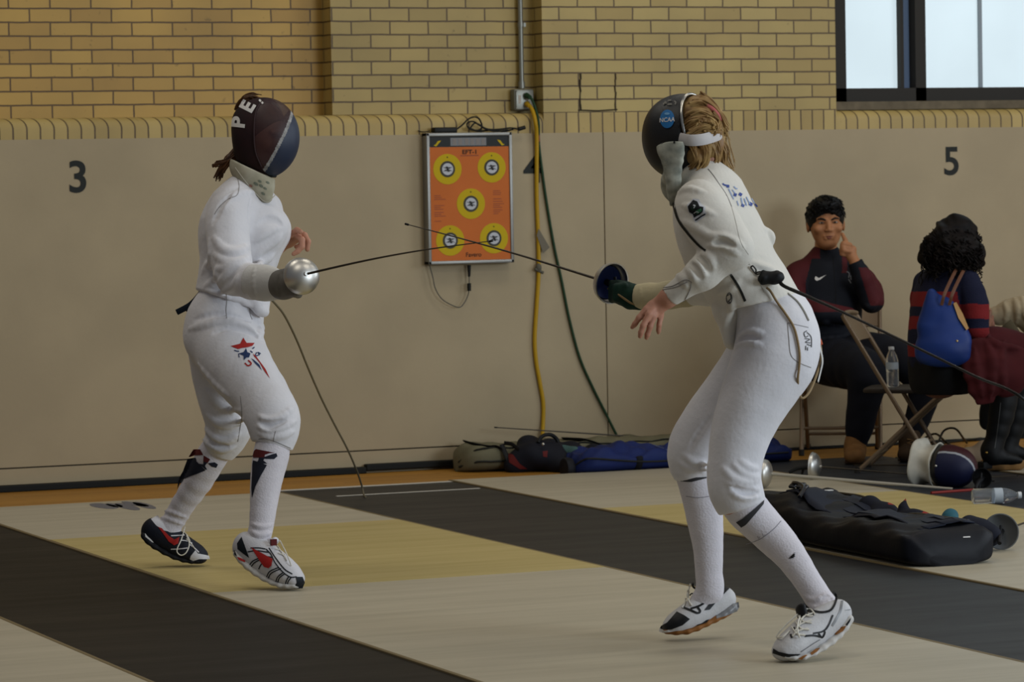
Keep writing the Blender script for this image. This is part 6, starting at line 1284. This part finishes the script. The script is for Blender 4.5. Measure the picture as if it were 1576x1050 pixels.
# ================================================================ BOTTLES
t = NT('clear_plastic'); t.b.inputs['Base Color'].default_value = (.9, .95, 1, 1); t.b.inputs['Roughness'].default_value = .08; t.b.inputs['Transmission Weight'].default_value = .92; t.b.inputs['IOR'].default_value = 1.25; M_pet = t.m
M_lab = mat('pale_blue_label', 'A9B2BA', .5); M_cap = mat('white_cap', 'C9CBCC', .5)
def bottle(base, ax, label, h=.20, r=.032, side=None):
    ax, e, g_ = frame(ax); root = empty('water_bottle', base, label, 'bottle', 'clear plastic water bottles')
    prof = [(.001, .003), (r*.8, 0), (r, .008)]
    for i in range(9): z = .012+i*.0075*(h/.2); prof += [(r, z), (r*.95, z+.003*(h/.2)), (r, z+.006*(h/.2))]
    z = h*.42; prof += [(r, z), (r*.99, h*.62), (r, h*.66), (r*.8, h*.78), (r*.45, h*.89), (r*.40, h*.92), (r*.40, h*.95), (.001, h*.952)]
    MB().lathe(prof, np.asarray(base, float), ax, 32).build('bottle_body', M_pet, root)
    MB().lathe([(r*1.01, h*.44), (r*1.012, h*.45), (r*1.012, h*.60), (r*1.01, h*.61)], np.asarray(base, float), ax, 32).build('bottle_label', M_lab, root)
    MB().lathe([(.001, h*1.0), (r*.44, h*1.0), (r*.46, h*.985), (r*.46, h*.93), (.001, h*.93)], np.asarray(base, float), ax, 24).build('bottle_cap', M_cap, root); return root
bottle(chA+UZ*.412-fwA*.075-hdir(.25, .97)*.03, unit(UZ+HR*-.03), 'clear water bottle standing on the seat of the folding chair', .195, .031)
b0 = on_z(1498, 777, .010); bottle(b0+UZ*.034+HF*.03, unit(hdir(1, .05, 0)), 'clear water bottle lying on the floor by the right edge', .215, .034)
# ================================================================ SPARE MASK ON THE FLOOR
zm = 15.45; fm = Fig(zm); sm_ = on_z(1460, 752, .005); zm = depth(sm_)+.06; fm = Fig(zm)
km = empty('fencing_mask', sm_, 'blue and maroon fencing mask with white bib lying on the slate floor runner', 'mask')
mfw = unit(hdir(.78, -.55, -.06)); mlw = unit(np.cross(UZ, mfw)); muw = np.cross(mfw, mlw); AXM = np.array([mfw, mlw, muw]); MC = fm.J(1468, 719, .0)
DM = Sdf(.02); DM.ball(MC, np.array([.112, .100, .098]), AXM, .02); DM.ball(MC-mfw*.04, np.array([.07, .098, .096]), AXM, .03); DM.ball(MC-mfw*.03, np.array([.105, .09, .088]), AXM, .01, -1); DM.plane(MC-mfw*.085, -mfw, .004); DM.plane(V3(0, 0, .0065), V3(0, 0, -1), .002)
V, F = DM.mesh(.004*HM); cen = V[F].mean(1); pa, pb, pc_ = DM.hit(np.array([1455., 1480., 1499.]), np.array([697., 702., 722.]), zm); pn_ = unit(np.cross(pb-pa, pc_-pa)); pn_ = pn_ if pn_[2] > 0 else -pn_
sd = (cen-pb)@pn_; tr = (cen-MC)@mfw < -.045
ms = np.where(tr, 0, np.where(sd > .009, 2, np.where(sd > -.002, 1, 3)))
submesh('mask_trim', V, F, ms == 0, mat('black_leather_trim', '121214', .45), km); submesh('mask_stripe', V, F, ms == 1, mat('pale_grey_paint', '8f9296', .6), km); submesh('mask_mesh', V, F, ms == 2, mat('maroon_mask_mesh', '35161a', .5, bump=.3, bscale=300), km); submesh('mask_mesh', V, F, ms == 3, mat('navy_mask_mesh', '141834', .5, bump=.3, bscale=300), km)
BM = Sdf(.015); rows = []
for t_, rr in ((0, 1.0), (.35, .84), (.7, .88), (1., 1.22)):
    rows.append([MC-mfw*(.075+.105*t_)+(mlw*math.cos(a)*.095+muw*math.sin(a)*.098)*rr*(1+.05*math.sin(5*a+3*t_)) for a in np.linspace(0, 2*pi, 49)])
A_ = np.array(rows); A_[..., 2] = np.maximum(A_[..., 2], .008+0*A_[..., 2]); A_ = np.stack([catmull(A_[:, j], 4) for j in range(49)], 1)
bo = MB().grid(A_).build('mask_bib', mat('white_bib_cloth', 'B9B4A6', .8, vary=.15, vscale=20), km); md = bo.modifiers.new('thick', 'SOLIDIFY'); md.thickness = .006
MB().sphere(DM.hit(np.array([1440.5]), np.array([717.5]), zm)[0], .006, 10, 8).build('stud', M_steel, km)
# ================================================================ SWORDS LYING ON THE FLOOR
g1 = on_z(1177, 751, .0125); c1 = g1+UZ*.066; a1 = hdir(.93, -.30, -.05); sword('sword on floor, silver guard just right of the right fencer knee, whitish blade', c1, a1, c1+a1*.88-UZ*.018, .066, .036, bm=mat('pale_taped_blade', '9c9688', .5), blade_r=(.0085, .006), loc=g1)
g2_ = on_z(1251, 739, .006); c2 = g2_+UZ*.066; a2 = hdir(.90, -.36, -.045); sword('sword on floor, silver guard in front of the seated man boots', c2, a2, c2+a2*.88-UZ*.018, .066, .040, loc=g2_, gdir=hdir(-.95, .1, -.2))
g3 = on_z(1512, 752, .006); c3 = g3+UZ*.048; a3 = hdir(.45, .9, 0); sword('sword with a small black guard on floor in front of the black boot', c3, a3, c3+a3*.5-UZ*.03, .046, .02, m=M_grip, loc=g3, blade_r=(.004, .003), gdir=hdir(-.4, -.9, -.3))
g4 = on_z(1408, 731, .006); c4 = g4+UZ*.046; a4 = hdir(-.5, .86, 0); sword('sword with a black rimmed guard behind the white bib of the floor mask', c4, a4, c4+a4*.5-UZ*.03, .046, .02, m=M_grip, loc=g4, blade_r=(.004, .003), grip=False)
r0, r1 = on_z(1433, 759, .010), on_z(1500, 754, .010); o = MB().tube([r0, r1], .0065, 8).build('red_rod', mat('red_plastic_rod', '7d2620', .5), None, origin=r0); tag(o, 'thin red rod on the floor in front of the blue mask', 'rod')
# ================================================================ BAGS
def bag_loft(name, A, Bp, n, wf_, hf_, m, parent=None, up0=.0, ex=3.2, seed=1, amp=.012, curve=0., nn=64):
    A = np.asarray(A, float); Bp = np.asarray(Bp, float); d = Bp-A; L = unit(np.cross(UZ, unit(d))); rng = np.random.default_rng(seed); rows = []; ph = rng.uniform(0, 6, 12)
    for i in range(n):
        t_ = i/(n-1); wv, hv = wf_(t_), hf_(t_); c = A+d*t_+L*curve*math.sin(pi*t_); r = []
        for a in np.linspace(0, 2*pi, nn, endpoint=False):
            ca, sa = math.cos(a), math.sin(a); x = np.sign(ca)*abs(ca)**(2/ex)*wv/2; z = (np.sign(sa)*abs(sa)**(2/ex)+1)*hv/2
            k = amp*(math.sin(t_*19+3*a+ph[0])+.8*math.sin(t_*31-4*a+ph[1])+.6*math.sin(t_*53+7*a+ph[2]))*(z/hv)**1.0
            r.append(c+L*(x*(1+k*1.5))+UZ*(up0+max(0, z+k*(z/hv if hv > 0 else 0))))
        rows.append(r)
    V = np.array(rows); mb = MB(); F = [(i*nn+j, i*nn+(j+1) % nn, (i+1)*nn+(j+1) % nn, (i+1)*nn+j) for i in range(n-1) for j in range(nn)]+[tuple(range(nn))[::-1], tuple((n-1)*nn+j for j in range(nn))]
    mb.add(V.reshape(-1, 3), F); return mb, V
endcap = lambda t_, p=.06: min(1, math.sqrt(max(1e-4, 1-max(0, (p-t_)/p)**2)), math.sqrt(max(1e-4, 1-max(0, (t_-(1-p))/p)**2)))
M_kn = mat('black_bag_nylon', '0d0f17', .55, vary=.3, vscale=5, bump=.3, bscale=25); M_kt = mat('dark_navy_lining', '161c2b', .6)
dz0 = .0118; dA, dB = V3(6.46, -3.92, dz0), V3(6.44, -5.28, dz0)
bgm, BV = bag_loft('equipment_bag', dA, dB, 60, lambda t_: .38*(.55+.45*endcap(t_, .04)), lambda t_: (.185-.055*t_-.04*math.exp(-((t_-.45)/.16)**2))*(.35+.65*endcap(t_, .035)), M_kn, ex=4.5, seed=4, amp=.006)
bg = empty('equipment_bag', (6.45, -4.6, dz0), 'open long black equipment bag on the white strip, clothes spilling out', 'bag', 'long equipment bags')
bgm.build('bag_body', M_kn, bg, True)
ztop = lambda x, y: None
def top_at(fr_, side):            # a point on the bag's top
    i = int(fr_*(len(BV)-1)); row = BV[i]; L = row[:, 0]; j = np.argmin(np.abs((row-row.mean(0))@unit(np.cross(UZ, dB-dA))-side)+(row[:, 2] < row[:, 2].mean())*9); return row[j]
zp = MB().tube([top_at(f_, s_) + UZ*.004 for f_, s_ in ((.03, .11), (.15, .15), (.3, .15), (.45, .16), (.6, .15), (.75, .15), (.92, .13))], .007, 8, smooth=4); zp.build('zip', mat('black_zip_tape', '08090c', .4), bg)
fp = MB(); Gp = []
for f_ in np.linspace(.10, .95, 18): Gp.append([top_at(f_, s_)+UZ*(.007+.010*math.sin(f_*14+s_*20)) for s_ in np.linspace(.13, -.10, 9)])
fp.grid(Gp); fo = fp.build('top_flap', M_kt, bg); md = fo.modifiers.new('thick', 'SOLIDIFY'); md.thickness = .005
bc = MB()
for f_, s_ in ((.14, -.06), (.19, -.08), (.22, -.05)): bc.box(top_at(f_, s_)+UZ*.03, (.035, .03, .012), R=np.array([unit(V3(1, .5, .6)), unit(V3(-.5, 1, 0)), unit(V3(-.5, -.2, 1))]), bev=.004)
bc.tube([top_at(.10, -.02)+UZ*.01, top_at(.15, -.06)+UZ*.04, top_at(.22, -.06)+UZ*.035, top_at(.27, -.12)+UZ*.02], .008, 6, smooth=4); bc.build('strap_buckles', mat('black_buckle', '16171b', .35), bg, True, fix=False)
lg = top_at(.97, .16); MB().box(top_at(.995, .05)*1+V3(0, -.004, -.03), (.03, .004, .03)).build('corner_label', M_white, bg); p_ = top_at(.16, .06)+UZ*.006; MB().box(p_, (.05, .02, .003)).build('zip_label', M_white, bg)
# clothing spilling out of the bag
cz_ = Fig(depth(V3(6.5, -4.55, .2)))
K1 = Sdf(.03); zz_ = cz_.z
for px, py, dz, r in ((1322, 780, .25, 13), (1338, 777, .2, 17), (1356, 786, .15, 17), (1374, 794, .1, 15), (1392, 800, .02, 17), (1408, 800, 0, 18), (1425, 806, -.05, 16), (1444, 812, -.1, 13), (1350, 798, .1, 14), (1376, 806, .05, 16), (1405, 814, -.02, 16)): K1.ball(cz_.J(px, py, dz), np.array([1, 1, .8])*r*cz_.k, None, .04)
K1.chain([cz_.J(1386, 800, .04), cz_.J(1390, 782, .04), cz_.J(1394, 768, .05)], [.03, .022, .008], None, .02); K1.disp = wrinkle(.008, 26, 71)
def pr_red(X):
    x, y = pj(X); return (((x-1430+.4*(y-795))**2/14**2+(y-793)**2/12**2 < 1) | ((abs(x-1394) < 5) & (y < 771)) | ((abs(x-1372) < 5) & (abs(y-773) < 4))).astype(int)
o = K1.build('clothing_heap', [mat('navy_cloth_heap', '12141f', .85), mat('red_cloth_lining', '842A22', .8)], None, .005, pr_red); tag(o, 'bundle of navy and red clothing bulging from the open black bag', 'clothing')
K2 = Sdf(.02); K2.ball(cz_.J(1463, 797, -.05), np.array([.035, .03, .035])); K2.ball(cz_.J(1470, 806, -.08), np.array([.025, .03, .03])); K2.disp = wrinkle(.004, 60, 72); o = K2.build('teal_cloth', mat('teal_cloth', '2f5c68', .8), None, .004); tag(o, 'small teal cloth at the near end of the open black bag', 'cloth')
# navy glove-like sleeve and grey guard beside the bag
gg = on_z(1541, 846, .011); cG = gg+UZ*.069; aG = hdir(.35, .93, .03); sword('sword with smoky grey guard on the white strip beside the black bag', cG, aG, cG+aG*.8-UZ*.04, .069, .03, m=mat('smoky_grey_guard', '8d9092', .5, .6), loc=gg, gdir=hdir(-.2, -1, -.25), blade_r=(.005, .003))
K3 = Sdf(.02); kf = Fig(depth(gg)); kf.chain(K3, [(1478, 824, .0, 12), (1494, 818, .0, 19), (1512, 820, -.02, 17), (1527, 826, -.05, 14)], 1., k=.03, sm=2); K3.disp = wrinkle(.006, 40, 73); K3.plane(V3(0, 0, .012), V3(0, 0, -1), .003); o = K3.build('cloth_pouch', mat('dark_navy_canvas', '171a26', .8), None, .005); tag(o, 'dark navy cloth pouch between the black bag and a grey guard', 'pouch')
# ---- bags along the wall
M_ol = mat('olive_grey_canvas', '6A6650', .75, vary=.12, vscale=10, bump=.3, bscale=60); M_dkp = mat('dark_piping', '1d1e1a', .6)
ax0, ax1 = on_y(702, 716, -.20), on_y(1058, 700, -.24); ax0[2] = ax1[2] = .001
ol = empty('equipment_bag', (ax0+ax1)/2, 'long olive grey equipment bag lying along the foot of the wall', 'bag', 'long equipment bags')
obm, OV = bag_loft('x', ax0, ax1, 60, lambda t_: .31*(.25+.75*endcap(t_, .10)), lambda t_: .135*(.45+.55*endcap(t_, .06)), M_ol, ex=2.8, seed=6, amp=.006); obm.build('bag_body', M_ol, ol)
def rowpt(V, f_, a, off=.003): 
    i = min(len(V)-1, int(f_*(len(V)-1))); j = int(a/(2*pi)*V.shape[1]) % V.shape[1]; c = V[i].mean(0); return V[i, j]+unit(V[i, j]-c)*off
side_ = 1 if rowpt(OV, .5, 0.)[1] > rowpt(OV, .5, pi)[1] else 0
fa = (lambda a: pi-a) if side_ else (lambda a: a)
for a, r_2 in ((.62, .005), (-.1, .006)): MB().tube([rowpt(OV, f_, fa(a)) for f_ in np.linspace(.01, .9, 20)], r_2, 6, smooth=2).build('piping', M_dkp, ol)
for f_ in (.20, .62): MB().tube([rowpt(OV, f_-.02*k, fa(a), .006) for k, a in enumerate((-.5, -.1, .3, .65, 1., 1.5, 2.))], .02, 8, smooth=3, flat=V3(0, -.5, 1)).build('carry_strap', mat('dark_webbing', '15171c', .7), ol)
# navy backpack heap
nb = Fig(depth(on_y(820, 700, -.42))); BP = Sdf(.03)
for px, py, dz, r in ((800, 710, 0, 19), (822, 700, 0, 27), (850, 704, 0, 25), (880, 704, .05, 20), (812, 684, .05, 15), (845, 690, .1, 18), (880, 692, .12, 17), (912, 694, .15, 14), (935, 700, .15, 9), (790, 718, 0, 12), (865, 716, -.05, 18)): BP.ball(nb.J(px, py, dz), np.array([1.05, 1, .85])*r*nb.k, None, .04)
BP.plane(V3(0, 0, .002), V3(0, 0, -1), .003); BP.disp = wrinkle(.008, 24, 81); bpk = empty('backpack', on_z(830, 728, .0), 'dark navy backpack heaped on the olive bag by the wall', 'bag')
BP.build('bag_body', mat('dark_navy_nylon', '11131d', .7), bpk, .005)
d = Decal(BP, nb.z); d.poly([(782, 698), (790, 700), (800, 714), (812, 722), (800, 722), (784, 712)], 0); d.poly([(835, 695), (843, 694), (842, 704), (836, 703)], 0); d.build('red_panel', mat('dull_red_panel', '5e1d1c', .7), bpk, True)
MB().tube([nb.J(828, 682, -.05), nb.J(834, 672, -.02), nb.J(846, 669, 0), nb.J(856, 675, .02), nb.J(860, 684, .02)], .010, 8, smooth=4).build('grab_handle', M_grip, bpk)
MB().tube([nb.J(772, 684, 0), nb.J(778, 698, -.02), nb.J(784, 710, -.04)], .012, 8, smooth=4, flat=hdir(.3, -1)).build('shoulder_strap', M_grip, bpk); MB().tube([nb.J(776, 682, 0), nb.J(788, 684, -.03), nb.J(798, 692, -.06)], .010, 8, smooth=4, flat=hdir(0, -1)).build('shoulder_strap', M_grip, bpk); MB().sphere(nb.J(836, 684, -.085), .008, 8, 6).build('buckle', M_steel, bpk)
tc_ = Sdf(.02); tc_.chain([nb.J(866, 693, -.02), nb.J(884, 698, -.04), nb.J(896, 700, -.02)], [np.array([.02, .03]), np.array([.035, .03]), np.array([.02, .02])], None, .02); o = tc_.build('folded_cloth', mat('dull_teal_cloth', '3f5a58', .8), None, .005); tag(o, 'dull teal cloth on top of the navy backpack by the wall', 'cloth')
# long blue bag
ba, bb2 = on_z(880, 733, .001)+HF*.16, on_z(1212, 712, .001)+HF*.12
blb = empty('equipment_bag', (ba+bb2)/2, 'long royal blue equipment bag on the floor, partly behind the right fencer legs', 'bag', 'long equipment bags')
bbm, LV = bag_loft('x', ba, bb2, 60, lambda t_: .27*(.3+.7*endcap(t_, .08)), lambda t_: (.125-.02*t_)*(.4+.6*endcap(t_, .09)), None, ex=2.6, seed=9, amp=.014); bbm.build('bag_body', mat('royal_blue_nylon', '17275F', .6, vary=.25, vscale=6, bump=.4, bscale=18), blb)
fb = (lambda a: pi-a) if rowpt(LV, .5, 0.)[1] > rowpt(LV, .5, pi)[1] else (lambda a: a)
MB().tube([rowpt(LV, .0, fb(.8), .004), rowpt(LV, .03, fb(.4), .006), rowpt(LV, .06, fb(.1), .006), rowpt(LV, .3, fb(-.1), .006), rowpt(LV, .6, fb(-.1), .006), rowpt(LV, .95, fb(0), .006)], .005, 6, smooth=5).build('zip', M_dkp, blb)
MB().tube([rowpt(LV, .27, fb(a), .004) for a in (-.9, -.4, 0.05, .3)], .017, 8, smooth=3, flat=V3(0, -1, .3)).build('side_patch', mat('black_patch_cloth', '0e1018', .7), blb)
MB().lathe([(.001, .0), (.05, .0), (.056, .02), (.05, .04), (.001, .045)], rowpt(LV, 0, 0, 0)*0+LV[0].mean(0)+UZ*.0, unit(ba-bb2), 20).build('end_cap', mat('black_end_cap', '14151c', .6), blb)
fr_ = MB(); g = np.random.default_rng(5)
for k in range(26): f_ = g.uniform(.40, .5); fr_.tube([rowpt(LV, f_, fb(g.uniform(.9, 1.6)), .003), rowpt(LV, f_+g.uniform(-.02, .02), fb(g.uniform(.3, .7)), .005)], .0016, 5)
fr_.build('frayed_threads', mat('pale_blue_thread', '6b7aa8', .8), blb, True, fix=False)
# sword on top of the bags
hz = on_y(1066, 678, -.26); tz = on_y(762, 658, -.12); sword('sword resting on top of the bags along the wall, thin dark blade', hz, tz-hz, tz, .058, .03, m=mat('dull_red_guard', '5a2320', .5), loc=V3(hz[0], hz[1], hz[2]-.06), blade_r=(.005, .0028), grip=True)
# ---- dark leads on the floor by the chairs
cb = MB().tube([on_z(1418, 690, .01), on_z(1422, 676, .05), on_z(1440, 668, .09), on_z(1455, 680, .03), on_z(1470, 690, .01)], .006, 7, smooth=6); cb.tube([on_z(1440, 694, .01), on_z(1452, 664, .10), on_z(1470, 660, .12), on_z(1482, 674, .06), on_z(1488, 682, .01)], .006, 7, smooth=6); cb.tube([on_z(1430, 686, .012), on_z(1470, 680, .012), on_z(1530, 672, .012), on_z(1590, 664, .012)], .006, 7, smooth=4)
tag(cb.build('floor_cable', M_blk, None, True, fix=False), 'tangle of black leads on the floor under the striped woman chair', 'cable')
